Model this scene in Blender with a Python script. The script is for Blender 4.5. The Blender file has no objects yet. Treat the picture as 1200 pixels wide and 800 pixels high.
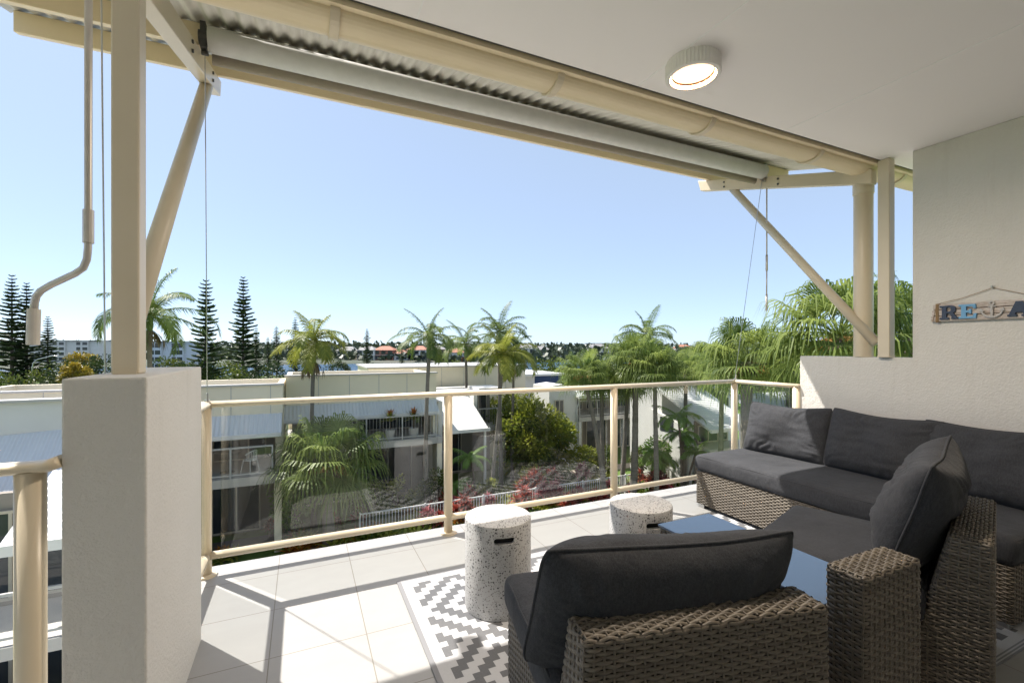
import bpy, bmesh, math, random
from mathutils import Vector, Matrix, noise
sc = bpy.context.scene
col = sc.collection
R = math.radians
PI = math.pi

# ------------------------------------------------------------------ camera, sky, sun, exposure
TH = R(24.8)                                  # the balustrade runs along +X, the view looks 24.8 deg right of +Y
CT, ST = math.cos(TH), math.sin(TH)
EYE = 1.31
cam_d = bpy.data.cameras.new('camera')
cam = bpy.data.objects.new('camera', cam_d); col.objects.link(cam)
cam.location = (0, 0, EYE); cam.rotation_euler = (R(90), 0, -TH)
cam_d.sensor_width = 36; cam_d.lens = 16; cam_d.shift_y = 7 / 1200
cam_d.clip_start = 0.05; cam_d.clip_end = 9000
sc.camera = cam

SUN = Vector((-0.39, 0.513, 0.98)).normalized()
SUN_EL = math.asin(SUN.z); SUN_AZ = math.atan2(SUN.x, SUN.y)
world = bpy.data.worlds.new('World'); sc.world = world; world.use_nodes = True
wn = world.node_tree.nodes; wl = world.node_tree.links
sky = wn.new('ShaderNodeTexSky'); sky.sky_type = 'NISHITA'; sky.sun_disc = False
sky.sun_elevation = SUN_EL; sky.sun_rotation = SUN_AZ % (2 * PI)
sky.altitude = 0; sky.air_density = 0.5; sky.dust_density = 0.5; sky.ozone_density = 3.0
veil = wn.new('ShaderNodeMix'); veil.data_type = 'RGBA'          # constant pale blue mixed in to flatten the sky gradient
veil.inputs[0].default_value = 0.55; veil.inputs[7].default_value = (2.75, 3.35, 4.0, 1)
wl.new(sky.outputs[0], veil.inputs[6]); wl.new(veil.outputs[2], wn['Background'].inputs[0])
wn['Background'].inputs[1].default_value = 0.078
sun_d = bpy.data.lights.new('sun', 'SUN'); sun_d.energy = 2.8; sun_d.angle = R(0.5); sun_d.color = (1, 0.95, 0.88)
sun = bpy.data.objects.new('sun', sun_d); col.objects.link(sun)
sun.rotation_euler = SUN.to_track_quat('Z', 'Y').to_euler(); sun.location = (-20, 30, 40)
sc.view_settings.view_transform = 'Standard'; sc.view_settings.look = 'None'
sc.view_settings.gamma = 1; sc.view_settings.use_curve_mapping = False
sc.view_settings.exposure = 1.75
sc.render.engine = 'CYCLES'
sc.cycles.max_bounces = 10; sc.cycles.diffuse_bounces = 6; sc.cycles.transparent_max_bounces = 24
sc.cycles.glossy_bounces = 4; sc.cycles.sample_clamp_indirect = 6

# ------------------------------------------------------------------ small helpers
def polar(px, d, z=0.0):
    """point seen at image column px (of 1200) at view depth d"""
    r = (px - 600) / 533.33 * d
    return Vector((r * CT + d * ST, -r * ST + d * CT, z))

def hgt(y, d):
    """height of what is seen at image row y (of 800) at view depth d"""
    return EYE + (407 - y) * d / 533.33

class MB:
    def __init__(s): s.v = []; s.f = []; s.t = []; s.m = []; s.mi = 0
    def add(s, vs, fs, tint=0.5):
        n = len(s.v); s.v.extend([tuple(v) for v in vs])
        for f in fs: s.f.append([i + n for i in f]); s.t.append(tint); s.m.append(s.mi)
    def box(s, x0, x1, y0, y1, z0, z1, tint=0.5):
        s.add([(x0,y0,z0),(x1,y0,z0),(x1,y1,z0),(x0,y1,z0),(x0,y0,z1),(x1,y0,z1),(x1,y1,z1),(x0,y1,z1)],
              [(3,2,1,0),(4,5,6,7),(0,1,5,4),(1,2,6,5),(2,3,7,6),(3,0,4,7)], tint)
    def hexa(s, pts, tint=0.5):
        s.add(pts, [(3,2,1,0),(4,5,6,7),(0,1,5,4),(1,2,6,5),(2,3,7,6),(3,0,4,7)], tint)
    def bar(s, a, b, w, h, up=(0,0,1), tint=0.5):
        a = Vector(a); b = Vector(b); d = (b - a).normalized(); u = Vector(up)
        x = d.cross(u).normalized() * (w / 2); y = x.cross(d).normalized() * (h / 2)
        s.hexa([a-x-y, a+x-y, a+x+y, a-x+y, b-x-y, b+x-y, b+x+y, b-x+y], tint)
    def tube(s, pts, r, n=8, tint=0.5, cap=True, flat=1.0, up=(0,0,1), closed=False):
        pts = [Vector(p) for p in pts]; k = len(pts)
        rs = r if isinstance(r, (list, tuple)) else [r] * k
        vs = []; x = None
        for i, p in enumerate(pts):
            if closed: d = pts[(i+1) % k] - pts[i-1]
            else: d = pts[min(i+1, k-1)] - pts[max(i-1, 0)]
            if d.length < 1e-9: d = Vector((0, 0, 1))
            d.normalize()
            if x is None:
                u = Vector(up)
                if abs(d.dot(u)) > 0.95: u = Vector((1, 0, 0))
                x = d.cross(u).normalized()
            else:
                x = (x - d * x.dot(d)).normalized()
            y = x.cross(d)
            for j in range(n):
                a = 2 * PI * j / n
                vs.append(p + x * (math.cos(a) * rs[i]) + y * (math.sin(a) * rs[i] * flat))
        fs = []
        for i in range(k if closed else k - 1):
            i2 = (i + 1) % k
            for j in range(n):
                fs.append((i*n+j, i*n+(j+1) % n, i2*n+(j+1) % n, i2*n+j))
        if cap and not closed:
            fs.append(tuple(range(n))[::-1]); fs.append(tuple((k-1)*n + j for j in range(n)))
        s.add(vs, fs, tint)
    def cyl(s, x, y, z0, z1, r, n=24, r2=None, tint=0.5):
        s.tube([(x, y, z0), (x, y, z1)], [r, r if r2 is None else r2], n, tint)
    def lathe(s, prof, n=32, c=(0,0,0), tint=0.5):
        vs = []; fs = []
        for (r, z) in prof:
            for j in range(n):
                a = 2*PI*j/n; vs.append((c[0]+r*math.cos(a), c[1]+r*math.sin(a), c[2]+z))
        for i in range(len(prof)-1):
            for j in range(n):
                fs.append((i*n+j, i*n+(j+1) % n, (i+1)*n+(j+1) % n, (i+1)*n+j))
        s.add(vs, fs, tint)
    def prism(s, poly, fn, t0, t1, tint=0.5):
        """poly of (a,b); fn(a,b,t) -> point"""
        k = len(poly)
        vs = [fn(a, b, t0) for a, b in poly] + [fn(a, b, t1) for a, b in poly]
        fs = [tuple(range(k))[::-1], tuple(range(k, 2*k))]
        for i in range(k): fs.append((i, (i+1) % k, k+(i+1) % k, k+i))
        s.add(vs, fs, tint)
    def build(s, name, mat, parent=None, smooth=False, bevel=0, seg=2, world=False, normals=False):
        off = Vector((0, 0, 0))
        if world and parent is not None:
            q = parent
            while q is not None: off += q.location; q = q.parent
        me = bpy.data.meshes.new(name)
        me.from_pydata([(v[0]-off.x, v[1]-off.y, v[2]-off.z) for v in s.v] if off.length else s.v, [], s.f)
        mats = mat if isinstance(mat, (list, tuple)) else [mat]
        for m in mats: me.materials.append(m)
        if len(mats) > 1: me.polygons.foreach_set('material_index', s.m)
        at = me.attributes.new('tint', 'FLOAT', 'FACE'); at.data.foreach_set('value', s.t)
        if smooth: me.polygons.foreach_set('use_smooth', [True] * len(me.polygons))
        if normals:
            bm = bmesh.new(); bm.from_mesh(me); bmesh.ops.recalc_face_normals(bm, faces=bm.faces); bm.to_mesh(me); bm.free()
        me.update()
        o = bpy.data.objects.new(name, me); col.objects.link(o)
        if parent is not None: o.parent = parent
        if bevel:
            b = o.modifiers.new('bevel', 'BEVEL'); b.width = bevel; b.segments = seg; b.limit_method = 'ANGLE'; b.angle_limit = R(40)
        return o

def tag(o, label=None, cat=None, group=None, kind=None):
    if label: o['label'] = label
    if cat: o['category'] = cat
    if group: o['group'] = group
    if kind: o['kind'] = kind
    return o

def thing(name, label, cat, loc=(0,0,0), rz=0.0, group=None):
    o = bpy.data.objects.new(name, None); col.objects.link(o)
    o.location = loc; o.rotation_euler = (0, 0, rz); o.empty_display_size = 0.2
    return tag(o, label, cat, group)

def dup(root, loc, rz=0.0, label=None, group=None, scale=None):
    def cp(o, parent):
        c = o.copy(); col.objects.link(c); c.parent = parent
        for ch in list(o.children): cp(ch, c)
        return c
    kids = list(root.children)
    r = root.copy(); col.objects.link(r)
    for ch in kids: cp(ch, r)
    r.location = loc; r.rotation_euler = (0, 0, rz)
    if scale: r.scale = (scale, scale, scale)
    if label: r['label'] = label
    if group: r['group'] = group
    return r

# ------------------------------------------------------------------ materials
def nodes(name):
    m = bpy.data.materials.new(name); m.use_nodes = True
    nt = m.node_tree; b = nt.nodes['Principled BSDF']
    return m, nt, b

def C4(c): return (c[0], c[1], c[2], 1)

def math_n(nt, op, a, b=None, c=None):
    n = nt.nodes.new('ShaderNodeMath'); n.operation = op
    for i, v in enumerate((a, b, c)):
        if v is None: continue
        if isinstance(v, (int, float)): n.inputs[i].default_value = v
        else: nt.links.new(v, n.inputs[i])
    return n.outputs[0]

def mix_n(nt, fac, a, b):
    n = nt.nodes.new('ShaderNodeMix'); n.data_type = 'RGBA'
    for sock, v in ((n.inputs[0], fac), (n.inputs[6], a), (n.inputs[7], b)):
        if isinstance(v, (int, float)): sock.default_value = v
        elif isinstance(v, tuple): sock.default_value = C4(v)
        else: nt.links.new(v, sock)
    return n.outputs[2]

def noise_n(nt, scale, detail=4, rough=0.55, coord='Object', vec=None, stretch=None):
    n = nt.nodes.new('ShaderNodeTexNoise'); n.inputs['Scale'].default_value = scale
    n.inputs['Detail'].default_value = detail; n.inputs['Roughness'].default_value = rough
    if vec is None:
        vec = nt.nodes.new('ShaderNodeTexCoord').outputs[coord]
    if stretch:
        mp = nt.nodes.new('ShaderNodeMapping'); mp.inputs['Scale'].default_value = stretch
        nt.links.new(vec, mp.inputs['Vector']); vec = mp.outputs[0]
    nt.links.new(vec, n.inputs['Vector'])
    return n.outputs['Fac']

def ramp_n(nt, fac, p0, p1):
    n = nt.nodes.new('ShaderNodeMapRange'); n.inputs[1].default_value = p0; n.inputs[2].default_value = p1
    nt.links.new(fac, n.inputs[0]); return n.outputs[0]

def bump_n(nt, b, h, strength=0.3, dist=0.01):
    n = nt.nodes.new('ShaderNodeBump'); n.inputs['Strength'].default_value = strength; n.inputs['Distance'].default_value = dist
    nt.links.new(h, n.inputs['Height']); nt.links.new(n.outputs[0], b.inputs['Normal'])

def pmat(name, c, c2=None, rough=0.5, ns=3.0, bump=0.0, bs=60.0, bd=0.01, metal=0.0, ior=1.45, stretch=None, coat=0.0):
    m, nt, b = nodes(name)
    if c2 is None: c2 = tuple(x * 0.86 for x in c)
    f = ramp_n(nt, noise_n(nt, ns, 6, 0.6, stretch=stretch), 0.3, 0.7)
    nt.links.new(mix_n(nt, f, c, c2), b.inputs['Base Color'])
    b.inputs['Roughness'].default_value = rough; b.inputs['Metallic'].default_value = metal; b.inputs['IOR'].default_value = ior
    b.inputs['Coat Weight'].default_value = coat
    if bump: bump_n(nt, b, noise_n(nt, bs, 5, 0.6), bump, bd)
    return m

def leaf_mat(name, a, bcol, dark=None, trans=0.25, rough=0.45):
    """leaf colour varies leaf by leaf through the tint attribute"""
    m, nt, b = nodes(name)
    at = nt.nodes.new('ShaderNodeAttribute'); at.attribute_name = 'tint'
    c = mix_n(nt, at.outputs['Fac'], a, bcol)
    nt.links.new(c, b.inputs['Base Color']); b.inputs['Roughness'].default_value = rough
    b.inputs['IOR'].default_value = 1.4
    tr = nt.nodes.new('ShaderNodeBsdfTranslucent'); nt.links.new(c, tr.inputs['Color'])
    mx = nt.nodes.new('ShaderNodeMixShader'); mx.inputs[0].default_value = trans
    nt.links.new(b.outputs[0], mx.inputs[1]); nt.links.new(tr.outputs[0], mx.inputs[2])
    nt.links.new(mx.outputs[0], nt.nodes['Material Output'].inputs['Surface'])
    return m

def glass_mat(name, tint=(0.965, 0.975, 0.97), ior=1.62):
    """clear sheet glass: transparent with a fresnel reflection"""
    m, nt, b = nodes(name); nt.nodes.remove(b)
    tr = nt.nodes.new('ShaderNodeBsdfTransparent'); tr.inputs[0].default_value = C4(tint)
    gl = nt.nodes.new('ShaderNodeBsdfGlossy'); gl.inputs['Roughness'].default_value = 0.0
    fr = nt.nodes.new('ShaderNodeFresnel'); ge = nt.nodes.new('ShaderNodeNewGeometry')
    # the fresnel node inverts the index on back faces; a thin pane reflects alike from both sides
    nt.links.new(math_n(nt, 'ADD', math_n(nt, 'MULTIPLY', ge.outputs['Backfacing'], 1/ior - ior), ior), fr.inputs[0])
    mx = nt.nodes.new('ShaderNodeMixShader')
    nt.links.new(fr.outputs[0], mx.inputs[0]); nt.links.new(tr.outputs[0], mx.inputs[1]); nt.links.new(gl.outputs[0], mx.inputs[2])
    nt.links.new(mx.outputs[0], nt.nodes['Material Output'].inputs['Surface'])
    return m

def emit_mat(name, c, s):
    m, nt, b = nodes(name)
    b.inputs['Base Color'].default_value = C4(c); b.inputs['Emission Color'].default_value = C4(c); b.inputs['Emission Strength'].default_value = s
    return m

M = {}
M['cream'] = pmat('cream_paint', (0.74, 0.62, 0.42), (0.70, 0.58, 0.385), 0.38, 2.5, 0.04, 40)
M['cream_rail'] = pmat('cream_powdercoat', (0.66, 0.565, 0.42), (0.62, 0.53, 0.39), 0.33, 3)
M['post'] = pmat('beige_steel_paint', (0.66, 0.58, 0.45), (0.62, 0.54, 0.41), 0.4, 3, 0.03, 60)
M['stucco'] = pmat('white_render', (0.66, 0.625, 0.57), (0.62, 0.585, 0.53), 0.85, 1.5, 0.45, 85, 0.009)
m, nt, b = nodes('weathered_render'); M['stucco'] = m                # painted render with faint runs and patchy dirt
a_ = ramp_n(nt, noise_n(nt, 1.5, 6, 0.6), 0.3, 0.7); s_ = ramp_n(nt, noise_n(nt, 5, 6, 0.7, stretch=(1.6, 1.6, 0.16)), 0.55, 0.80)
c_ = mix_n(nt, a_, (0.67, 0.645, 0.60), (0.62, 0.595, 0.55))
nt.links.new(mix_n(nt, math_n(nt, 'MULTIPLY', s_, 0.35), c_, (0.45, 0.41, 0.35)), b.inputs['Base Color']); b.inputs['Roughness'].default_value = 0.85
bump_n(nt, b, math_n(nt, 'ADD', noise_n(nt, 85, 4, 0.6), math_n(nt, 'MULTIPLY', noise_n(nt, 22, 3, 0.6), 0.7)), 0.5, 0.010)
M['ceiling'] = pmat('ceiling_paint', (0.90, 0.862, 0.85), (0.89, 0.852, 0.84), 0.8, 0.6)
M['joint'] = pmat('ceiling_joint', (0.92, 0.91, 0.90), (0.90, 0.89, 0.88), 0.7, 2)
M['dark_gap'] = pmat('painted_shadow_line', (0.09, 0.085, 0.08), (0.07, 0.065, 0.06), 0.7, 5)
M['roof_sheet'] = pmat('zinc_roofing', (0.66, 0.64, 0.58), (0.55, 0.53, 0.47), 0.5, 4, stretch=(12, 0.6, 1))
M['blind'] = pmat('blind_fabric', (0.64, 0.63, 0.60), (0.58, 0.57, 0.54), 0.7, 14, 0.1, 300, 0.002)
M['hem'] = pmat('taupe_aluminium', (0.36, 0.30, 0.24), (0.32, 0.27, 0.21), 0.45, 3)
M['steel'] = pmat('stainless', (0.55, 0.55, 0.55), (0.45, 0.45, 0.45), 0.3, 8, metal=1)
M['dark_metal'] = pmat('dark_fitting', (0.05, 0.05, 0.05), (0.08, 0.075, 0.07), 0.5, 20)
M['crank'] = pmat('crank_aluminium', (0.62, 0.58, 0.53), (0.55, 0.51, 0.46), 0.4, 12, metal=0.4)
M['crank_grip'] = pmat('crank_plastic', (0.68, 0.64, 0.57), (0.62, 0.58, 0.52), 0.55, 20)
M['glass'] = glass_mat('balustrade_glass')
M['white_plastic'] = pmat('white_plastic', (0.80, 0.77, 0.74), (0.77, 0.74, 0.71), 0.5, 4)
M['lamp_glow'] = emit_mat('warm_diffuser', (1.0, 0.80, 0.56), 0.42)
M['lamp_rim'] = pmat('lamp_reflector', (0.20, 0.10, 0.045), (0.19, 0.095, 0.043), 0.5, 4)
M['black'] = pmat('painted_slot_shade', (0.01, 0.01, 0.01), (0.015, 0.015, 0.015), 0.8, 4)

# floor tiles, 395 mm squares with thin grout
m, nt, b = nodes('floor_tile'); M['tile'] = m
tc = nt.nodes.new('ShaderNodeTexCoord'); sx = nt.nodes.new('ShaderNodeSeparateXYZ'); nt.links.new(tc.outputs['Object'], sx.inputs[0])
def line_mask(nt, v, off, pitch, half):
    q = math_n(nt, 'DIVIDE', math_n(nt, 'SUBTRACT', v, off), pitch)
    fr = math_n(nt, 'ABSOLUTE', math_n(nt, 'SUBTRACT', math_n(nt, 'FRACT', q), 0.5))
    return math_n(nt, 'GREATER_THAN', fr, 0.5 - half / pitch), math_n(nt, 'FLOOR', q)
mx_, ix = line_mask(nt, sx.outputs[0], 0.27, 0.395, 0.0022)
my_, iy = line_mask(nt, sx.outputs[1], 2.17, 0.395, 0.0022)
gm = math_n(nt, 'MAXIMUM', mx_, my_)
wn_ = nt.nodes.new('ShaderNodeTexWhiteNoise'); wn_.noise_dimensions = '2D'
cb = nt.nodes.new('ShaderNodeCombineXYZ'); nt.links.new(ix, cb.inputs[0]); nt.links.new(iy, cb.inputs[1]); nt.links.new(cb.outputs[0], wn_.inputs['Vector'])
f = noise_n(nt, 3.5, 8, 0.65, vec=tc.outputs['Object'], stretch=(1.0, 2.2, 1.0))
f2 = math_n(nt, 'ADD', math_n(nt, 'MULTIPLY', f, 0.8), math_n(nt, 'MULTIPLY', wn_.outputs['Value'], 0.25))
tcol = mix_n(nt, ramp_n(nt, f2, 0.25, 0.85), (0.342, 0.335, 0.325), (0.305, 0.298, 0.287))
st = ramp_n(nt, noise_n(nt, 1.3, 7, 0.7, vec=tc.outputs['Object']), 0.52, 0.74)
tcol = mix_n(nt, math_n(nt, 'MULTIPLY', st, 0.5), tcol, (0.275, 0.265, 0.25))
nt.links.new(mix_n(nt, gm, tcol, (0.19, 0.17, 0.145)), b.inputs['Base Color'])
b.inputs['Roughness'].default_value = 0.5
bump_n(nt, b, math_n(nt, 'SUBTRACT', math_n(nt, 'MULTIPLY', noise_n(nt, 40, 4, vec=tc.outputs['Object']), 0.3), gm), 0.25, 0.002)

# fabric
def fabric(name, c, c2):
    m, nt, b = nodes(name)
    tc = nt.nodes.new('ShaderNodeTexCoord')
    f = noise_n(nt, 5, 5, 0.6, vec=tc.outputs['Object'])
    f3 = noise_n(nt, 420, 2, 0.5, vec=tc.outputs['Object'], stretch=(1, 0.25, 1))
    f4 = noise_n(nt, 170, 3, 0.7, vec=tc.outputs['Object'], stretch=(1, 1, 0.35))
    ff = math_n(nt, 'ADD', math_n(nt, 'MULTIPLY', f, 0.3), math_n(nt, 'ADD', math_n(nt, 'MULTIPLY', f3, 0.3), math_n(nt, 'MULTIPLY', f4, 0.4)))
    nt.links.new(mix_n(nt, ramp_n(nt, ff, 0.38, 0.62), c, c2), b.inputs['Base Color'])
    b.inputs['Roughness'].default_value = 0.9; b.inputs['Sheen Weight'].default_value = 0.06; b.inputs['Sheen Roughness'].default_value = 0.5
    b.inputs['Specular IOR Level'].default_value = 0.2
    h = math_n(nt, 'ADD', math_n(nt, 'MULTIPLY', f3, 0.12), noise_n(nt, 9, 3, 0.5, vec=tc.outputs['Object']))
    bump_n(nt, b, h, 0.45, 0.025)
    return m
M['fabric'] = fabric('charcoal_fabric', (0.053, 0.0545, 0.060), (0.025, 0.026, 0.0295))

# wicker strands: tint picks the strand tone, below zero is the dark core behind the weave
m, nt, b = nodes('wicker'); M['wicker'] = m
at = nt.nodes.new('ShaderNodeAttribute'); at.attribute_name = 'tint'
tc = nt.nodes.new('ShaderNodeTexCoord')
f = noise_n(nt, 60, 3, 0.6, vec=tc.outputs['Object'])
c = mix_n(nt, math_n(nt, 'MULTIPLY', math_n(nt, 'ADD', at.outputs['Fac'], f), 0.5), (0.055, 0.043, 0.030), (0.185, 0.155, 0.118))
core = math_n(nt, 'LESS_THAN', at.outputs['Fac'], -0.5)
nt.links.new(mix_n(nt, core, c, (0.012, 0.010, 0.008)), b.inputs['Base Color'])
b.inputs['Roughness'].default_value = 0.5
bump_n(nt, b, noise_n(nt, 500, 2, vec=tc.outputs['Object'], stretch=(0.2, 0.2, 1)), 0.25, 0.002)

# terrazzo: dark chips of several sizes in a white ground
m, nt, b = nodes('terrazzo'); M['terrazzo'] = m
tc = nt.nodes.new('ShaderNodeTexCoord')
base = mix_n(nt, noise_n(nt, 6, 4, vec=tc.outputs['Object']), (0.50, 0.492, 0.48), (0.45, 0.442, 0.43))
for sc_, thr, colr, rad in ((90, 0.62, (0.06, 0.056, 0.056), 0.35), (170, 0.66, (0.14, 0.13, 0.125), 0.36), (68, 0.94, (0.05, 0.045, 0.045), 0.28), (120, 0.85, (0.32, 0.29, 0.265), 0.36)):
    vo = nt.nodes.new('ShaderNodeTexVoronoi'); vo.inputs['Scale'].default_value = sc_
    dis = nt.nodes.new('ShaderNodeVectorMath'); dis.operation = 'ADD'
    nz = nt.nodes.new('ShaderNodeTexNoise'); nz.inputs['Scale'].default_value = sc_ * 2.2
    nt.links.new(tc.outputs['Object'], nz.inputs['Vector'])
    sca = nt.nodes.new('ShaderNodeVectorMath'); sca.operation = 'SCALE'; sca.inputs['Scale'].default_value = 0.9 / sc_
    nt.links.new(nz.outputs['Color'], sca.inputs[0]); nt.links.new(tc.outputs['Object'], dis.inputs[0]); nt.links.new(sca.outputs[0], dis.inputs[1])
    nt.links.new(dis.outputs[0], vo.inputs['Vector'])
    sp = nt.nodes.new('ShaderNodeSeparateColor'); nt.links.new(vo.outputs['Color'], sp.inputs[0])
    mk = math_n(nt, 'MULTIPLY', math_n(nt, 'GREATER_THAN', sp.outputs[0], thr), math_n(nt, 'LESS_THAN', vo.outputs['Distance'], rad))
    base = mix_n(nt, mk, base, colr)
nt.links.new(base, b.inputs['Base Color']); b.inputs['Roughness'].default_value = 0.6

# rug: stepped diamonds in a flat weave
RUG_X0, RUG_Y0, RUG_W, RUG_H = 0.48, 0.86, 2.66, 1.715
m, nt, b = nodes('rug_weave'); M['rug'] = m
tc = nt.nodes.new('ShaderNodeTexCoord'); sx = nt.nodes.new('ShaderNodeSeparateXYZ'); nt.links.new(tc.outputs['Object'], sx.inputs[0])
CELL = 0.0345
u = math_n(nt, 'FLOOR', math_n(nt, 'DIVIDE', math_n(nt, 'SUBTRACT', sx.outputs[0], 0.07), CELL))
v = math_n(nt, 'FLOOR', math_n(nt, 'DIVIDE', math_n(nt, 'SUBTRACT', sx.outputs[1], 0.065), CELL))
PX, PY = 16, 16
def tri(nt, w, P, off):
    w = math_n(nt, 'ADD', w, off + 640)
    return math_n(nt, 'ABSOLUTE', math_n(nt, 'SUBTRACT', math_n(nt, 'MODULO', w, P), P / 2))
mm = math_n(nt, 'ADD', tri(nt, u, PX, 2), tri(nt, v, PY, 3))
ring = math_n(nt, 'MODULO', math_n(nt, 'ADD', mm, 0.001), 4)
gray = math_n(nt, 'LESS_THAN', ring, 1.5)
def inside(nt, w, lo, hi):
    return math_n(nt, 'MULTIPLY', math_n(nt, 'GREATER_THAN', w, lo), math_n(nt, 'LESS_THAN', w, hi))
ins = math_n(nt, 'MULTIPLY', inside(nt, sx.outputs[0], 0.07, RUG_W - 0.07), inside(nt, sx.outputs[1], 0.065, RUG_H - 0.065))
gray = math_n(nt, 'MULTIPLY', gray, ins)
edge = math_n(nt, 'SUBTRACT', 1, math_n(nt, 'MULTIPLY', inside(nt, sx.outputs[0], 0.022, RUG_W - 0.022), inside(nt, sx.outputs[1], 0.006, RUG_H - 0.006)))
l1 = math_n(nt, 'SUBTRACT', 1, inside(nt, sx.outputs[1], 0.017, RUG_H - 0.017)); l2 = inside(nt, sx.outputs[1], 0.011, RUG_H - 0.011)
l3 = math_n(nt, 'SUBTRACT', 1, inside(nt, sx.outputs[1], 0.029, RUG_H - 0.029)); l4 = inside(nt, sx.outputs[1], 0.023, RUG_H - 0.023)
edge = math_n(nt, 'MAXIMUM', edge, math_n(nt, 'MAXIMUM', math_n(nt, 'MULTIPLY', l1, l2), math_n(nt, 'MULTIPLY', l3, l4)))
wv = nt.nodes.new('ShaderNodeTexWave'); wv.inputs['Scale'].default_value = 55; wv.bands_direction = 'Y'; nt.links.new(tc.outputs['Object'], wv.inputs['Vector'])
f = noise_n(nt, 120, 3, vec=tc.outputs['Object'])
wh = mix_n(nt, f, (0.46, 0.46, 0.468), (0.40, 0.40, 0.408)); gy = mix_n(nt, f, (0.092, 0.093, 0.098), (0.135, 0.136, 0.142))
cc = mix_n(nt, gray, wh, gy); cc = mix_n(nt, edge, cc, (0.20, 0.20, 0.21))
nt.links.new(cc, b.inputs['Base Color']); b.inputs['Roughness'].default_value = 0.75
bump_n(nt, b, wv.outputs['Fac'], 0.35, 0.002)

# tinted glass top of the side table
m, nt, b = nodes('table_glass'); M['table_glass'] = m
b.inputs['Base Color'].default_value = (0.055, 0.095, 0.165, 1); b.inputs['Roughness'].default_value = 0.12; b.inputs['IOR'].default_value = 1.9

# whitewashed wood of the sign
m, nt, b = nodes('whitewashed_wood'); M['wood'] = m
f = noise_n(nt, 14, 6, 0.7, stretch=(14, 1.2, 14))
nt.links.new(mix_n(nt, ramp_n(nt, f, 0.35, 0.6), (0.30, 0.23, 0.18), (0.62, 0.56, 0.52)), b.inputs['Base Color']); b.inputs['Roughness'].default_value = 0.8
M['wood_dark'] = pmat('brown_wood', (0.16, 0.09, 0.05), (0.10, 0.06, 0.035), 0.8, 30)
M['navy'] = pmat('navy_paint', (0.028, 0.045, 0.085), (0.04, 0.06, 0.10), 0.6, 40)
M['sky_blue'] = pmat('sky_blue_paint', (0.13, 0.33, 0.55), (0.17, 0.37, 0.58), 0.6, 40)
M['driftwood'] = pmat('pale_grey_paint', (0.42, 0.41, 0.40), (0.52, 0.50, 0.48), 0.6, 40)
M['twine'] = pmat('jute_twine', (0.25, 0.17, 0.09), (0.33, 0.23, 0.13), 0.9, 200)
# ------------------------------------------------------------------ balcony shell
U0, U1 = -0.5, 3.82           # the two ends of the bay
fl = MB(); fl.box(-0.61, 4.35, -1.3, 3.23, -0.28, 0.0); fl.box(-4.2, -0.612, -1.3, 1.72, -0.28, -0.001)
tag(fl.build('balcony_floor', M['tile'], bevel=0.004), kind='structure')
ce = MB(); ce.box(-4.2, 4.7, -1.3, 1.865, 2.66, 2.95)
ceil = tag(ce.build('ceiling', M['ceiling']), kind='structure')
cj = MB()
for x in (-0.72, 0.43, 1.58, 2.73): cj.box(x-0.003, x+0.003, -1.29, 1.86, 2.6575, 2.66)
cj.build('ceiling_joint', M['joint'], ceil)
tag(ceil.children[0], kind='structure') if False else None
sl = MB(); sl.box(-4.2, 4.7, 1.865, 1.885, 2.668, 2.93); sl.build('shadow_gap', M['dark_gap'], ceil)  # dark strip stands in for the shade in the ceiling edge gap

# right hand wall: low part with the posts on it, then full height
wr = MB()
poly = [(-1.3, 0.0), (2.47, 0.0), (2.47, 1.238), (1.69, 1.238), (1.69, 2.659), (-1.3, 2.659)]
wr.prism(poly, lambda a, b_, t: (t, a, b_), 3.82, 4.01)
tag(wr.build('rendered_wall', M['stucco'], bevel=0.006), 'off white rendered balcony wall stepping down from full height to a low parapet on the right', 'wall')
pl = MB(); pl.box(-0.60, -0.41, 1.653, 2.447, -0.27, 1.224)
tag(pl.build('rendered_pier', M['stucco'], bevel=0.006), 'low rendered blade wall in left foreground carrying the square steel post', 'wall')
# wall and sliding door of the flat, behind the viewer
bw = thing('flat_facade', 'pale rendered wall of the flat with a wide sliding glass door behind the lounge', 'wall', (0.3, -1.3, 0))
q = MB(); q.box(-4.2, -2.0, -1.5, -1.3, 0, 2.66); q.box(2.8, 4.0, -1.5, -1.3, 0, 2.66); q.box(-2.0, 2.8, -1.5, -1.3, 2.3, 2.66)
q.build('wall', M['stucco'], bw, world=True)
dfr = MB()
for x in (-2.0, -0.4, 1.2, 2.75): dfr.box(x, x+0.05, -1.44, -1.36, 0, 2.3)
dfr.box(-2.0, 2.8, -1.44, -1.36, 2.25, 2.3)
dfr.build('door_frame', M['cream_rail'], bw, world=True)
M['bounce_panel'] = pmat('pale_bounce_panel', (0.62, 0.60, 0.56), (0.56, 0.54, 0.50), 0.15, 0.8)  # unseen door panes made opaque and pale to bounce light inward
dg = MB(); dg.box(-1.95, 2.75, -1.41, -1.40, 0.0, 2.25); dg.build('pale_door_panel', M['bounce_panel'], bw, world=True)

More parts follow.
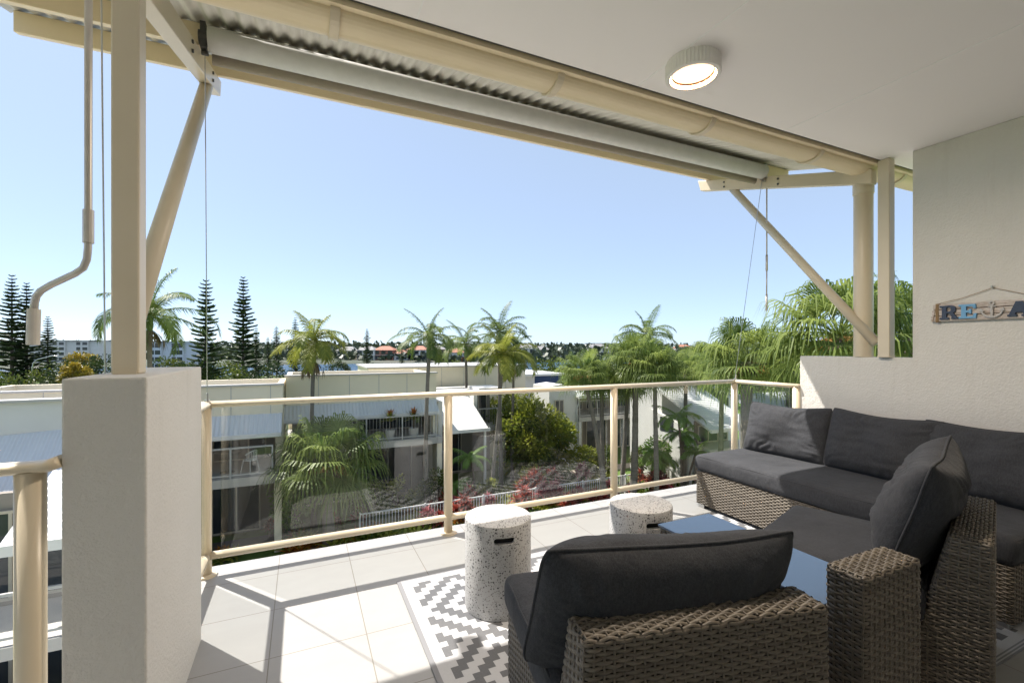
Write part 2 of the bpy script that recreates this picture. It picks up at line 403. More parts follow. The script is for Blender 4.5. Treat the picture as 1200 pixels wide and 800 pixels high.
# ------------------------------------------------------------------ awning: posts, outriggers, struts, purlins, corrugated sheet
SL = 0.277
def beam_z(v): return 2.50 + (v - 1.885) * SL
aw = thing('awning', 'cream steel awning with corrugated roof sheet carried on two posts and raking struts', 'awning', (-0.515, 1.885, 1.224))
for (px_, py_, zb) in ((-0.515, 1.885, 1.224), (3.82, 1.845, 1.238)):
    q = MB(); q.box(px_-0.037, px_+0.037, py_-0.037, py_+0.037, zb, 2.657)
    o = q.build('post', M['post'], aw, bevel=0.006, world=True)
    q = MB(); q.box(px_-0.03, px_+0.03, py_-0.041, py_+0.041, zb+0.0, zb+0.012); q.build('base_plate', M['post'], o, world=False).location = (0, 0, 0)
    bpl = o.children[0]
    bpl.data.transform(Matrix.Translation(-aw.location))
for i, u in enumerate((-0.515, 3.82)):
    va, vb = 1.92, 3.53
    q = MB(); w = 0.034; dp = 0.105
    za, zb = beam_z(va), beam_z(vb)
    q.hexa([(u-w, va, za), (u+w, va, za), (u+w, vb-0.035, zb-0.01), (u-w, vb-0.035, zb-0.01), (u-w, va, za+dp), (u+w, va, za+dp), (u+w, vb, zb+dp), (u-w, vb, zb+dp)])
    be = q.build('outrigger_beam', M['cream_rail'], aw, bevel=0.004, world=True)
    s = 1 if i == 0 else -1
    for v_, dz in ((2.64, 0.03), (2.64, 0.075), (3.2, 0.03), (3.2, 0.075)):
        bo = MB(); bo.tube([(u+s*w, v_, beam_z(v_)+dz), (u+s*(w+0.008), v_, beam_z(v_)+dz)], 0.009, 6)
        bo.build('bolt', M['dark_metal'], be, world=True)
    q = MB(); z0 = 1.385 if i == 0 else 1.34; vt = 3.25 if i == 0 else 3.14
    q.tube([(u, 1.905, z0), (u, vt, beam_z(vt)+0.02)], 0.034, 16)
    q.build('strut', M['post'], aw, smooth=True, world=True)
def purlin_z(v): return beam_z(v) + 0.107
XA, XB = -1.42, 4.17
for v_, hh in ((3.40, 0.118), (2.83, 0.117)):
    q = MB(); z = purlin_z(v_)
    q.hexa([(XA, v_-0.028, z-0.006), (XB, v_-0.028, z-0.006), (XB, v_+0.028, z+0.008), (XA, v_+0.028, z+0.008),
            (XA, v_-0.028, z+hh-0.006), (XB, v_-0.028, z+hh-0.006), (XB, v_+0.028, z+hh+0.008), (XA, v_+0.028, z+hh+0.008)])
    q.build('purlin', M['cream'], aw, bevel=0.004, world=True)
q = MB(); n = int((XB - XA + 0.1) / 0.0095); vs = []
for top in (0, 1):
    for v_ in (1.945, 3.47):
        for i in range(n + 1):
            x = XA - 0.05 + i * 0.0095
            vs.append((x, v_, purlin_z(v_) + 0.118 + 0.010 + 0.0095 * math.cos(2*PI*x/0.076) + top*0.002))
fs = []
k = n + 1
for i in range(n):
    fs.append((i, i+1, k+i+1, k+i)); fs.append((2*k+i, 3*k+i, 3*k+i+1, 2*k+i+1))
    fs.append((i, 2*k+i, 2*k+i+1, i+1)); fs.append((k+i, k+i+1, 3*k+i+1, 3*k+i))
q.add(vs, fs)
q.build('roof_sheet', M['roof_sheet'], aw, smooth=True, world=True)

q = MB(); q.box(-4.2, 4.65, 1.886, 2.06, 2.80, 2.806)  # unseen strip added to keep sun out of the gutter slot
q.build('sun_blocking_strip', M['roof_sheet'], aw, world=True)
# gutter along the ceiling edge with its strap brackets
gt = thing('gutter', 'cream half round gutter with strap brackets running along the ceiling edge', 'gutter', (-4.2, 1.9, 2.6))
prof = []
for i in range(13):
    a = PI + PI * i / 12
    prof.append((2.0 + 0.082 * math.cos(a), 2.645 + 0.043 * math.sin(a)))
prof_in = [(2.0 + (y - 2.0) * 0.96, 2.647 + (z - 2.645) * 0.92) for (y, z) in prof][::-1]
q = MB(); q.prism([(1.889, 2.645), (1.917, 2.645)] + [(y, z) for (y, z) in prof] + [(2.082, 2.648), (2.094, 2.648), (2.094, 2.638), (2.088, 2.637)][:0] + prof_in + [(1.917, 2.93), (1.889, 2.93)], lambda a, b_, t: (t, a, b_), -4.2, 4.65)
q.build('trough', M['cream'], gt, world=True)
q = MB(); q.tube([(-4.2, 2.085, 2.647), (4.65, 2.085, 2.647)], 0.014, 10); q.build('bead', M['cream_rail'], gt, world=True, smooth=True)
for x in (-2.95, -1.93, -0.90, 0.12, 1.15, 2.18, 3.20, 4.23):
    q = MB()
    pr = [(2.0 + 0.092 * math.cos(PI + PI*i/12), 2.645 + 0.056 * math.sin(PI + PI*i/12)) for i in range(13)]
    pr2 = [(2.0 + 0.0825 * math.cos(PI + PI*i/12), 2.645 + 0.0435 * math.sin(PI + PI*i/12)) for i in range(13)][::-1]
    q.prism(pr + [(2.098, 2.634), (2.098, 2.65)] + [(2.083, 2.65)] + pr2, lambda a, b_, t: (t, a, b_), x-0.019, x+0.019)
    q.build('strap', M['cream_rail'], gt, world=True, bevel=0.003)
q = MB(); q.cyl(3.875, 2.02, 1.238, 2.585, 0.062, 32)
q.cyl(3.875, 2.02, 2.47, 2.56, 0.067, 32)
tag(q.build('downpipe', M['cream_rail'], smooth=False, bevel=0.003), 'thick round downpipe standing on the low parapet behind the square post', 'downpipe')
for p in bpy.data.objects['downpipe'].data.polygons: p.use_smooth = len(p.vertices) == 4

# ------------------------------------------------------------------ roller blind
rb = thing('roller_blind', 'rolled up pale outdoor blind with taupe hem bar slung under the awning', 'blind', (-0.44, 2.757, 2.89))
BV, BZ = 2.757, 2.880
q = MB(); q.tube([(-0.43, BV, BZ), (3.745, BV, BZ)], 0.062, 28); q.build('fabric_roll', M['blind'], rb, smooth=True, world=True)
q = MB(); q.tube([(-0.425, BV+0.072, BZ-0.052), (3.735, BV+0.072, BZ-0.052)], 0.024, 16, flat=1.5); q.build('hem_bar', M['hem'], rb, smooth=True, world=True)
for x in (-0.452, 3.757):
    q = MB(); q.box(x-0.012, x+0.012, BV-0.03, BV+0.03, BZ-0.06, BZ+0.07); q.tube([(x-0.02, BV, BZ), (x+0.02, BV, BZ)], 0.035, 14)
    q.tube([(x-0.01, BV+0.0, BZ-0.075), (x+0.02, BV+0.0, BZ-0.075)], 0.012, 8)
    q.build('end_bracket', M['dark_metal'] if x < 0 else M['steel'], rb, world=True)
for (x, y1) in ((-0.45, 3.09), (3.765, 3.09)):
    q = MB(); q.tube([(x, BV+0.02, BZ-0.06), (x + (-0.04 if x < 0 else 0.04), y1, 1.03)], 0.0026, 6); g_ = q.build('guide_cable', M['steel'], rb, world=True)
    q = MB(); e = Vector((x + (-0.04 if x < 0 else 0.04), y1, 1.0)); dirv = (Vector((x, BV+0.02, BZ-0.06)) - e).normalized()
    q.tube([e, e + dirv*0.05], 0.006, 8); q.tube([e + Vector((0, 0, -0.005)), e + Vector((0, 0, 0.012))], 0.014, 10)
    t_ = q.build('cable_anchor', M['steel'], g_); t_.data.transform(Matrix.Translation(-rb.location))
q = MB(); q.tube([(3.80, BV, BZ-0.05), (3.80, BV, 2.12)], 0.006, 8); q.tube([(3.80, BV, 2.14), (3.80, BV, 2.0)], 0.010, 10)
q.tube([(3.80, BV, 2.0), (3.805, BV+0.005, 1.79)], 0.006, 8); q.tube([(3.805, BV+0.005, 1.79), (3.806, BV+0.006, 1.64)], 0.009, 10)
q.build('crank_rod', M['crank'], rb, smooth=True, world=True)

# near crank of the neighbouring blind, and its cable
ck = thing('crank_handle', 'bent aluminium blind crank hanging at the left edge with a plastic grip', 'crank', (-0.512, 1.56, 2.6))
d_ = 1.2
def P(px, y): return polar(px, d_, hgt(y, d_))
pts = [Vector((P(104, 0).x, P(104, 0).y, 2.66)), P(103.6, 100), P(103.5, 262), P(103.2, 290), P(101.8, 304), P(97.5, 314), P(88, 320.5), P(60, 333.5), P(48, 340.5), P(42.5, 347), P(40.2, 356), P(39.8, 366)]
q = MB(); q.tube(pts, 0.0085, 12); q.build('bent_rod', M['crank'], ck, smooth=True, world=True)
q = MB(); q.tube([P(103.6, 246), P(103.5, 285)], 0.012, 14); q.build('sleeve', M['crank'], ck, world=True, smooth=False, bevel=0.001)
q = MB(); q.tube([P(39.9, 362), P(38.6, 404)], 0.0135, 16); q.build('grip', M['crank_grip'], ck, world=True, bevel=0.0015)
q = MB(); q.cyl(pts[0].x, pts[0].y, 2.63, 2.66, 0.02, 12); q.build('gear_eye', M['crank_grip'], ck, world=True)
q = MB(); q.tube([(-0.592, 1.9, 2.66), (-0.59, 1.93, 1.224)], 0.0026, 6)
tag(q.build('guide_wire', M['steel']), 'thin steel guide wire dropping to the pier top beside the square post', 'wire')

# ------------------------------------------------------------------ balustrades
def oval(mb, a, b_, w=0.034, h=0.55): mb.tube([a, b_], w, 16, flat=h)
bl = thing('balustrade', 'cream metal balustrade with clear glass panes along the front of the terrace', 'balustrade', (-0.5, 3.11, 0))
V = 3.11
post_xy = [(-0.5, V), (0.94, V), (2.38, V), (3.82, V), (3.82, 2.50), (-0.5, 2.48)]
for (x, y) in post_xy:
    q = MB(); q.cyl(x, y, 0.0, 0.975, 0.030, 24); q.lathe([(0.03, 0.012), (0.055, 0.010), (0.058, 0.0)], 24, (x, y, 0)); q.lathe([(0.0, 0.012), (0.058, 0.010)], 24, (x, y, 0))
    o = q.build('post', M['cream_rail'], bl, world=True)
    for p in o.data.polygons: p.use_smooth = len(p.vertices) == 4
rails = [((-0.53, V), (3.85, V)), ((3.82, V-0.02), (3.82, 2.473)), ((-0.5, V-0.02), (-0.5, 2.449))]
for (a, b_) in rails:
    q = MB(); oval(q, (a[0], a[1], 0.982), (b_[0], b_[1], 0.982), 0.033, 0.58); q.build('top_rail', M['cream_rail'], bl, smooth=True, world=True)
    q = MB(); oval(q, (a[0], a[1], 0.112), (b_[0], b_[1], 0.112), 0.026, 0.8); q.build('bottom_rail', M['cream_rail'], bl, smooth=True, world=True)
for (xa, xb) in ((-0.5, 0.94), (0.94, 2.38), (2.38, 3.82)):
    q = MB(); q.box(xa+0.075, xb-0.075, V-0.005, V+0.005, 0.125, 0.972); q.build('glass_pane', M['glass'], bl, world=True)
q = MB(); q.box(3.815, 3.825, 2.56, V-0.075, 0.125, 0.972); q.build('glass_pane', M['glass'], bl, world=True)
q = MB(); q.box(-0.505, -0.495, 2.53, V-0.075, 0.125, 0.972); q.build('glass_pane', M['glass'], bl, world=True)
bl2 = thing('balustrade', 'near end of a cream tubular balustrade meeting the pier at the left edge', 'balustrade', (-0.675, 1.67, 0))
for x in (-0.668, -2.1):
    q = MB(); q.cyl(x, 1.67, -0.28, 0.975, 0.0325, 28); o = q.build('post', M['cream_rail'], bl2, world=True)
    for p in o.data.polygons: p.use_smooth = len(p.vertices) == 4
q = MB(); q.tube([(-4.2, 1.67, 0.985), (-0.66, 1.67, 0.985), (-0.63, 1.665, 0.987), (-0.602, 1.66, 0.998)], 0.034, 18, flat=0.5); q.build('top_rail', M['cream_rail'], bl2, smooth=True, world=True)
q = MB(); oval(q, (-4.2, 1.67, 0.112), (-0.602, 1.67, 0.112), 0.026, 0.8); q.build('bottom_rail', M['cream_rail'], bl2, smooth=True, world=True)
q = MB(); q.box(-2.03, -0.74, 1.665, 1.675, 0.125, 0.975); q.build('glass_pane', M['glass'], bl2, world=True)

# ------------------------------------------------------------------ ceiling light
lx, ly = 1.685, 1.60
cl = thing('ceiling_light', 'round white fluted ceiling light glowing warm under the soffit', 'ceiling light', (lx, ly, 2.66))
q = MB(); nn = 144
pr = []
vs = []; fs = []
levels = [(0.122, -0.0), (0.122, -0.066), (0.119, -0.070), (0.104, -0.070)]
for (r_, z) in levels:
    for j in range(nn):
        fl_ = 0.0022 * (1 if j % 3 == 0 else -0.4) if r_ > 0.12 else 0
        a = 2*PI*j/nn; vs.append(((r_ + fl_)*math.cos(a), (r_ + fl_)*math.sin(a), z))
for i in range(len(levels)-1):
    for j in range(nn): fs.append((i*nn+j, (i+1)*nn+j, (i+1)*nn+(j+1) % nn, i*nn+(j+1) % nn))
q.add(vs, fs); q.build('fluted_body', M['white_plastic'], cl)
q = MB(); q.lathe([(0.104, -0.070), (0.092, -0.048)], 72); q.build('reflector_rim', M['lamp_rim'], cl, smooth=True)
q = MB(); q.lathe([(0.0925, -0.048), (0.05, -0.051), (0.0, -0.052)], 72); q.build('diffuser', M['lamp_glow'], cl, smooth=True)
ld = bpy.data.lights.new('lamp_light', 'AREA'); ld.shape = 'DISK'; ld.size = 0.165; ld.energy = 17; ld.color = (1, 0.86, 0.70)
lo = bpy.data.objects.new('lamp_light', ld); col.objects.link(lo); lo.parent = cl; lo.location = (0, 0, -0.054)

# ------------------------------------------------------------------ RELAX sign on the wall
WX = 3.82
sg = thing('wall_sign', 'whitewashed plank sign with RELAX letters and an anchor hanging by twine', 'sign', (3.80, 1.29, 1.48))
Z0, Z1 = 1.478, 1.594; S0, S1 = 1.578, 1.0     # runs towards smaller Y
n3 = (Z1 - Z0) / 3
q = MB()
for i in range(3):
    q.box(WX-0.026, WX-0.010, S1 + 0.004*i, S0 - 0.006*((i*7) % 3), Z0 + i*n3 + 0.0022, Z0 + (i+1)*n3 - 0.0022)
q.build('planks', M['wood'], sg, bevel=0.0015, world=True)
q = MB()
for y in (1.545, 1.03): q.box(WX-0.010, WX-0.003, y-0.02, y+0.02, Z0+0.006, Z1-0.006)
for i in (1, 2): q.box(WX-0.012, WX-0.009, S1+0.01, S0-0.01, Z0+i*n3-0.006, Z0+i*n3+0.006)
q.build('batten', M['wood_dark'], sg, world=True)
for y in (1.538, 1.05):
    q = MB()
    for j in range(3):
        yy = y + j*0.0055
        q.tube([(WX-0.029, yy, Z0-0.002), (WX-0.029, yy, Z1+0.002), (WX-0.008, yy, Z1+0.003), (WX-0.008, yy, Z0-0.003), (WX-0.029, yy, Z0-0.002)], 0.0028, 6)
    if y > 1.5: q.tube([(WX-0.030, 1.545, Z1), (WX-0.031, 1.566, Z0+0.004), (WX-0.030, 1.556, Z0)], 0.0014, 5)
    q.build('twine_wrap', M['twine'], sg, world=True)
NY, NZ = 1.285, 1.672
q = MB(); q.tube([(WX-0.016, 1.54, Z1+0.002), (WX-0.012, 1.42, Z1+0.030), (WX-0.010, NY+0.008, NZ-0.003), (WX-0.012, NY, NZ+0.004), (WX-0.010, NY-0.008, NZ-0.003), (WX-0.012, 1.16, Z1+0.030), (WX-0.016, 1.05, Z1+0.002)], 0.0018, 6)
q.build('hanging_twine', M['twine'], sg, world=True)
q = MB(); q.tube([(WX-0.002, NY, NZ), (WX-0.020, NY, NZ+0.004)], 0.0045, 10); q.tube([(WX-0.018, NY, NZ), (WX-0.020, NY, NZ+0.014)], 0.006, 10); q.build('wall_hook', M['steel'], sg, world=True)
# slab serif letters, drawn in a unit box (a to the right, b up)
def letter(name, polys, y_left, w, mat):
    q = MB(); h = 0.088; zb = Z0 + 0.014
    for pz in polys:
        q.prism(pz, lambda a, b_, t: (t, y_left - a*w, zb + b_*h), WX-0.026, WX-0.040)
    o = q.build(name, mat, sg, world=True, normals=True)
    return o
Rp = [[(0,0),(.48,0),(.48,.13),(.37,.13),(.37,.40),(.52,.40),(.66,.13),(.62,.13),(.62,0),(1,0),(1,.13),(.90,.13),(.72,.45),(.80,.52),(.86,.62),(.86,.78),(.80,.90),(.68,.97),(.56,1),(0,1),(0,.87),(.13,.87),(.13,.13),(0,.13)]]
# the bowl's counter is shown by raising the strokes round it
Rp = [[(0,0),(.50,0),(.50,.13),(.38,.13),(.38,.87),(.50,.87),(.50,1),(0,1),(0,.87),(.13,.87),(.13,.13),(0,.13)],
      [(.50,1),(.50,.85),(.58,.83),(.62,.76),(.62,.66),(.58,.58),(.50,.56),(.38,.56),(.38,.42),(.52,.42),(.68,.13),(.64,.13),(.64,0),(1,0),(1,.13),(.92,.13),(.74,.46),(.84,.55),(.87,.66),(.87,.78),(.82,.90),(.72,.97),(.62,1)]]
Ep = [[(0,0),(.92,0),(.96,.34),(.82,.34),(.76,.15),(.40,.15),(.40,.42),(.56,.42),(.58,.34),(.68,.34),(.68,.66),(.58,.66),(.56,.57),(.40,.57),(.40,.85),(.74,.85),(.79,.70),(.92,.70),(.90,1),(0,1),(0,.87),(.14,.87),(.14,.13),(0,.13)]]
Ap = [[(0,0),(.40,0),(.40,.13),(.32,.13),(.37,.27),(.63,.27),(.68,.13),(.60,.13),(.60,0),(1,0),(1,.13),(.93,.13),(.64,1),(.36,1),(.07,.13),(0,.13)]]
Xp = [[(0,0),(.38,0),(.38,.13),(.32,.13),(.49,.38),(.67,.13),(.60,.13),(.60,0),(1,0),(1,.13),(.92,.13),(.62,.51),(.90,.87),(.97,.87),(.97,1),(.60,1),(.60,.87),(.66,.87),(.51,.66),(.36,.87),(.42,.87),(.42,1),(.03,1),(.03,.87),(.10,.87),(.38,.50),(.08,.13),(0,.13)]]
letter('letter_r', Rp, 1.527, 0.092, M['navy']); letter('letter_e', Ep, 1.432, 0.088, M['sky_blue'])
letter('letter_a', Ap, 1.213, 0.098, M['navy']); letter('letter_x', Xp, 1.112, 0.092, M['sky_blue'])
q = MB(); ay = 1.280; ax = WX-0.034
q.tube([(ax, ay, Z0+0.018), (ax, ay, Z0+0.088)], 0.0065, 8)
q.tube([(ax, ay+0.018, Z0+0.080), (ax, ay-0.018, Z0+0.080)], 0.0042, 8)
q.tube([(ax, ay + 0.010*math.cos(a), Z0+0.100 + 0.010*math.sin(a)) for a in [2*PI*i/12 for i in range(12)]], 0.0042, 8, closed=True)
q.tube([(ax, ay + 0.046*math.cos(a), Z0+0.060 + 0.044*math.sin(a)) for a in [PI + PI*i/14 for i in range(15)]], [0.003+0.0045*math.sin(PI*i/14) for i in range(15)], 8)
for s in (1, -1):
    q.prism([(ay+s*0.056, Z0+0.052), (ay+s*0.034, Z0+0.054), (ay+s*0.050, Z0+0.072)], lambda a, b_, t: (t, a, b_), ax-0.005, ax+0.004)
q.build('anchor', M['driftwood'], sg, world=True, smooth=False)
# ------------------------------------------------------------------ woven furniture
random.seed(11)
ROWH, STAKE, AMP, THK = 0.0108, 0.0265, 0.0027, 0.0024

def perim(x0, x1, y0, y1, r):
    """rounded rectangle by arc length: returns (length, fn(s) -> x, y, nx, ny)"""
    segs = []
    def line(ax, ay, bx, by, nx, ny): segs.append((math.hypot(bx-ax, by-ay), lambda t: (ax+(bx-ax)*t, ay+(by-ay)*t, nx, ny)))
    def arc(cx, cy, a0):
        segs.append((PI/2*r, lambda t: (cx+r*math.cos(a0+t*PI/2), cy+r*math.sin(a0+t*PI/2), math.cos(a0+t*PI/2), math.sin(a0+t*PI/2))))
    line(x0+r, y0, x1-r, y0, 0, -1); arc(x1-r, y0+r, -PI/2); line(x1, y0+r, x1, y1-r, 1, 0); arc(x1-r, y1-r, 0)
    line(x1-r, y1, x0+r, y1, 0, 1); arc(x0+r, y1-r, PI/2); line(x0, y1-r, x0, y0+r, -1, 0); arc(x0+r, y0+r, PI)
    L = sum(q[0] for q in segs)
    def fn(s):
        s = s % L
        for l, g in segs:
            if s <= l: return g(s / l)
            s -= l
        return segs[-1][1](1.0)
    return L, fn

def weave(mb, nrows, rowfn, L, closed, rowh=ROWH):
    k = max(2, round(L / STAKE))
    if closed and k % 2: k += 1
    ns = 4 * k
    for j in range(nrows):
        vs = []; tint = random.uniform(0.0, 1.0); am = AMP * random.uniform(0.85, 1.15)
        cnt = ns if closed else ns + 1
        for i in range(cnt):
            p, n, t = rowfn(i / ns, j)
            w = math.sin(PI * k * i / ns + PI * j + 0.6)
            w = math.copysign(abs(w) ** 0.75, w) * am
            jig = random.uniform(-0.0005, 0.0005)
            for off, h in ((-0.46, -1.3), (-0.25, 0.4), (0.25, 0.4), (0.46, -1.3)):
                vs.append((p[0] + t[0]*(off*rowh+jig) + n[0]*(w+h*THK), p[1] + t[1]*(off*rowh+jig) + n[1]*(w+h*THK), p[2] + t[2]*(off*rowh+jig) + n[2]*(w+h*THK)))
        fs = []
        for i in range(ns if closed else ns):
            a = i*4; c = ((i+1) % cnt)*4
            for q in range(3): fs.append((a+q, c+q, c+q+1, a+q+1))
        mb.add(vs, fs, tint)
    # the stakes the strands wind round
def loop_weave(mb, rect, z0, z1, r=0.018):
    """rect(z) -> x0,x1,y0,y1 ; horizontal strands going round the block"""
    n = max(1, round((z1 - z0) / ROWH)); rh = (z1 - z0) / n
    cache = {}
    def rowfn(f, j):
        z = z0 + (j + 0.5) * rh
        if j not in cache: cache.clear(); cache[j] = perim(*rect(z), r)
        L, g = cache[j]; x, y, nx, ny = g(f * L)
        return (x, y, z), (nx, ny, 0), (0, 0, 1)
    L = perim(*rect((z0+z1)/2), r)[0]
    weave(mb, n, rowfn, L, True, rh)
    steps = 6
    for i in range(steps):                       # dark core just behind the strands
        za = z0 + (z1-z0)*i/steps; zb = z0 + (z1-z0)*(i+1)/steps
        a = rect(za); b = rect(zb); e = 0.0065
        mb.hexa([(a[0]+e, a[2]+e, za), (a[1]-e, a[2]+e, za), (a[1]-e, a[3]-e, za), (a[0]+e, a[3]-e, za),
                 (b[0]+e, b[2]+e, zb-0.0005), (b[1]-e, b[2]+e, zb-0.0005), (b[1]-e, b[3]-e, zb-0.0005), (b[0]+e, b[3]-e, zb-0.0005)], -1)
    Ls, g = perim(*rect((z0+z1)/2), r)
    k = max(2, round(Ls / STAKE)); k += k % 2
    for i in range(k):
        pts = []
        for zz in (z0, (z0+z1)/2, z1):
            l2, g2 = perim(*rect(zz), r); x, y, nx, ny = g2((i + 0.5 - 0.6/PI) / k * l2); pts.append((x - nx*0.0008, y - ny*0.0008, zz))
        mb.tube(pts, 0.0030, 5, tint=0.55, cap=False)

def top_weave(mb, x0, x1, y0, y1, z):
    n = max(1, round((y1 - y0) / ROWH)); rh = (y1 - y0) / n
    def rowfn(f, j):
        y = y0 + (j + 0.5) * rh; x = x0 + (x1-x0)*f
        e = min(x-x0, x1-x, y-y0, y1-y); dz = -0.006 * max(0.0, 1 - e/0.012)**2
        return (x, y, z + dz), (0, 0, 1), (0, 1, 0)
    weave(mb, n, rowfn, x1 - x0, False, rh)
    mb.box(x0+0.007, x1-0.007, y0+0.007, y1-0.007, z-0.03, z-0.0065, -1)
    for i in range(max(2, round((x1-x0)/STAKE))):
        x = x0 + (x1-x0)*(i + 0.5 - 0.6/PI)/max(2, round((x1-x0)/STAKE)); mb.tube([(x, y0+0.004, z-0.0008), (x, y1-0.004, z-0.0008)], 0.0030, 5, tint=0.55, cap=False)

def softbox(mb, w, d, h, r, crown=0.012, n=18, seed=0):
    """cushion slab centred on x,y with its underside at z = 0"""
    hw, hd, hh = w/2 - r, d/2 - r, h/2 - r
    vs = {}; out = []; fs = []
    def vid(p):
        key = (round(p[0], 6), round(p[1], 6), round(p[2], 6))
        if key not in vs:
            vs[key] = len(out)
            x, y, z = p
            X, Y, Z = x*w/2, y*d/2, z*h/2
            c = Vector((max(-hw, min(hw, X)), max(-hd, min(hd, Y)), max(-hh, min(hh, Z)))); dv = Vector((X, Y, Z)) - c
            q = c + dv.normalized()*r if dv.length > 1e-9 else c
            if z > 0: q.z += crown*(1 - x**4)*(1 - y**4)
            q += Vector((0, 0, 1)) * 0.0035 * noise.noise(Vector((X*5+seed, Y*5, z))) * (1 if z > 0.5 else 0.3)
            e = max(abs(x), abs(y)); bul = 0.006*(1 - z*z)
            if abs(x) > 0.999: q.x += math.copysign(bul + 0.003*noise.noise(Vector((Y*9+seed, Z*14, 3))), x)
            if abs(y) > 0.999: q.y += math.copysign(bul + 0.003*noise.noise(Vector((X*9+seed, Z*14, 5))), y)
            out.append((q.x, q.y, q.z + h/2))
        return vs[key]
    def g(i, m=n):                                   # denser towards the edges
        t = -1 + 2*i/m; return math.copysign(1 - (1-abs(t))**1.7, t)
    m2 = 8
    for i in range(n):
        for j in range(n):
            for s in (1, -1):
                a = [(g(i), g(j), s), (g(i+1), g(j), s), (g(i+1), g(j+1), s), (g(i), g(j+1), s)]
                fs.append([vid(p) for p in (a if s > 0 else a[::-1])])
    for i in range(n):
        for j in range(m2):
            za, zb = g(j, m2), g(j+1, m2)
            for s in (1, -1):
                a = [(s, g(i), za), (s, g(i+1), za), (s, g(i+1), zb), (s, g(i), zb)]; fs.append([vid(p) for p in (a if s > 0 else a[::-1])])
                a = [(g(i), s, za), (g(i+1), s, za), (g(i+1), s, zb), (g(i), s, zb)]; fs.append([vid(p) for p in (a if s < 0 else a[::-1])])
    mb.add(out, fs)

def seat_cushion(parent, w, d, h, cx, cy, z, seed):
    q = MB(); softbox(q, w, d, h, 0.03, seed=seed)
    o = q.build('seat_cushion', M['fabric'], parent, smooth=True); o.location = (cx, cy, z)
    p = MB()
    for zz in (h - 0.013, 0.013):
        L, g = perim(-w/2+0.006, w/2-0.006, -d/2+0.006, d/2-0.006, 0.035)
        p.tube([(g(L*i/120)[0], g(L*i/120)[1], zz + 0.002*math.sin(i*0.7+seed)) for i in range(120)], 0.0042, 8, closed=True)
    p.build('piping', M['fabric'], o, smooth=True)
    return o

def pillow_mesh(w, h, t, seed):
    """back cushion standing on z = 0, thickness along y"""
    nu, nv = 64, 44
    q = MB(); vs = []; fs = []
    rim = []
    def outline(u, v):
        x = w/2 * u * math.sqrt(1 - 0.09*v**8) * (1 - 0.022*(1 - v*v)); z = h/2 * v * math.sqrt(1 - 0.09*u**8) * (1 - 0.05*(1 - u*u)) 
        return x, z
    def gg(i, n): t_ = -1 + 2*i/n; return math.copysign(1 - (1-abs(t_))**1.5, t_)
    idx = {}
    for s in (1, -1):
        for i in range(nu+1):
            for j in range(nv+1):
                edge = i in (0, nu) or j in (0, nv)
                if edge and s == -1: idx[(s, i, j)] = idx[(1, i, j)]; continue
                u, v = gg(i, nu), gg(j, nv); x, z = outline(u, v)
                f = ((1 - abs(u)**3.2) * (1 - abs(v)**3.0))
                y = s * t/2 * f**0.52
                # wrinkles that radiate from the seam, and soft broad dents
                k = noise.noise(Vector((x*3.2 + seed*7, z*3.4, s*2.0)))
                e = max(abs(u), abs(v)); a = math.atan2(v, u)
                wr = math.sin(a*30 + 9*noise.noise(Vector((u*2, v*2, seed+s)))) * max(0, e-0.45) * (1-e) * 5 + 1.2*noise.noise(Vector((u*2.2+seed, v*5, s+seed)))*f
                y += s * (0.032*k*f + 0.016*wr * (0.5 + noise.noise(Vector((u*1.5+seed, v*1.5, 9)))) )
                sag = -0.022*(1-u*u)*max(0, v)
                yoff = 0.012*noise.noise(Vector((u*1.3+seed, v*1.3, 4.4)))
                idx[(s, i, j)] = len(vs); vs.append((x, y + yoff, z + h/2 + sag))
    for s in (1, -1):
        for i in range(nu):
            for j in range(nv):
                a = [idx[(s, i, j)], idx[(s, i+1, j)], idx[(s, i+1, j+1)], idx[(s, i, j+1)]]
                fs.append(a[::-1] if s == 1 else a)
    q.add(vs, fs)
    ring = [idx[(1, i, 0)] for i in range(nu)] + [idx[(1, nu, j)] for j in range(nv)] + [idx[(1, i, nv)] for i in range(nu, 0, -1)] + [idx[(1, 0, j)] for j in range(nv, 0, -1)]
    p = MB(); p.tube([vs[i] for i in ring], 0.0052, 8, closed=True)
    return q, p

def pillow(label, w, h, t, seed, loc, rz, lean, roll=0.0, group='loose back cushions of the lounge set'):
    q, p = pillow_mesh(w, h, t, seed)
    o = q.build('back_cushion', M['fabric'], smooth=True)
    p.build('piping', M['fabric'], o, smooth=True)
    o.rotation_euler = Matrix.Rotation(rz, 3, 'Z').to_4x4().to_euler()
    o.matrix_world = Matrix.Translation(loc) @ Matrix.Rotation(rz, 4, 'Z') @ Matrix.Rotation(lean, 4, 'X') @ Matrix.Rotation(roll, 4, 'Y')
    return tag(o, label, 'cushion', group)

def feet(parent, xs, ys):
    for x in xs:
        for y in ys:
            q = MB(); q.box(x-0.03, x+0.03, y-0.03, y+0.03, 0.0, 0.034); q.build('foot', M['steel'], parent, bevel=0.003)

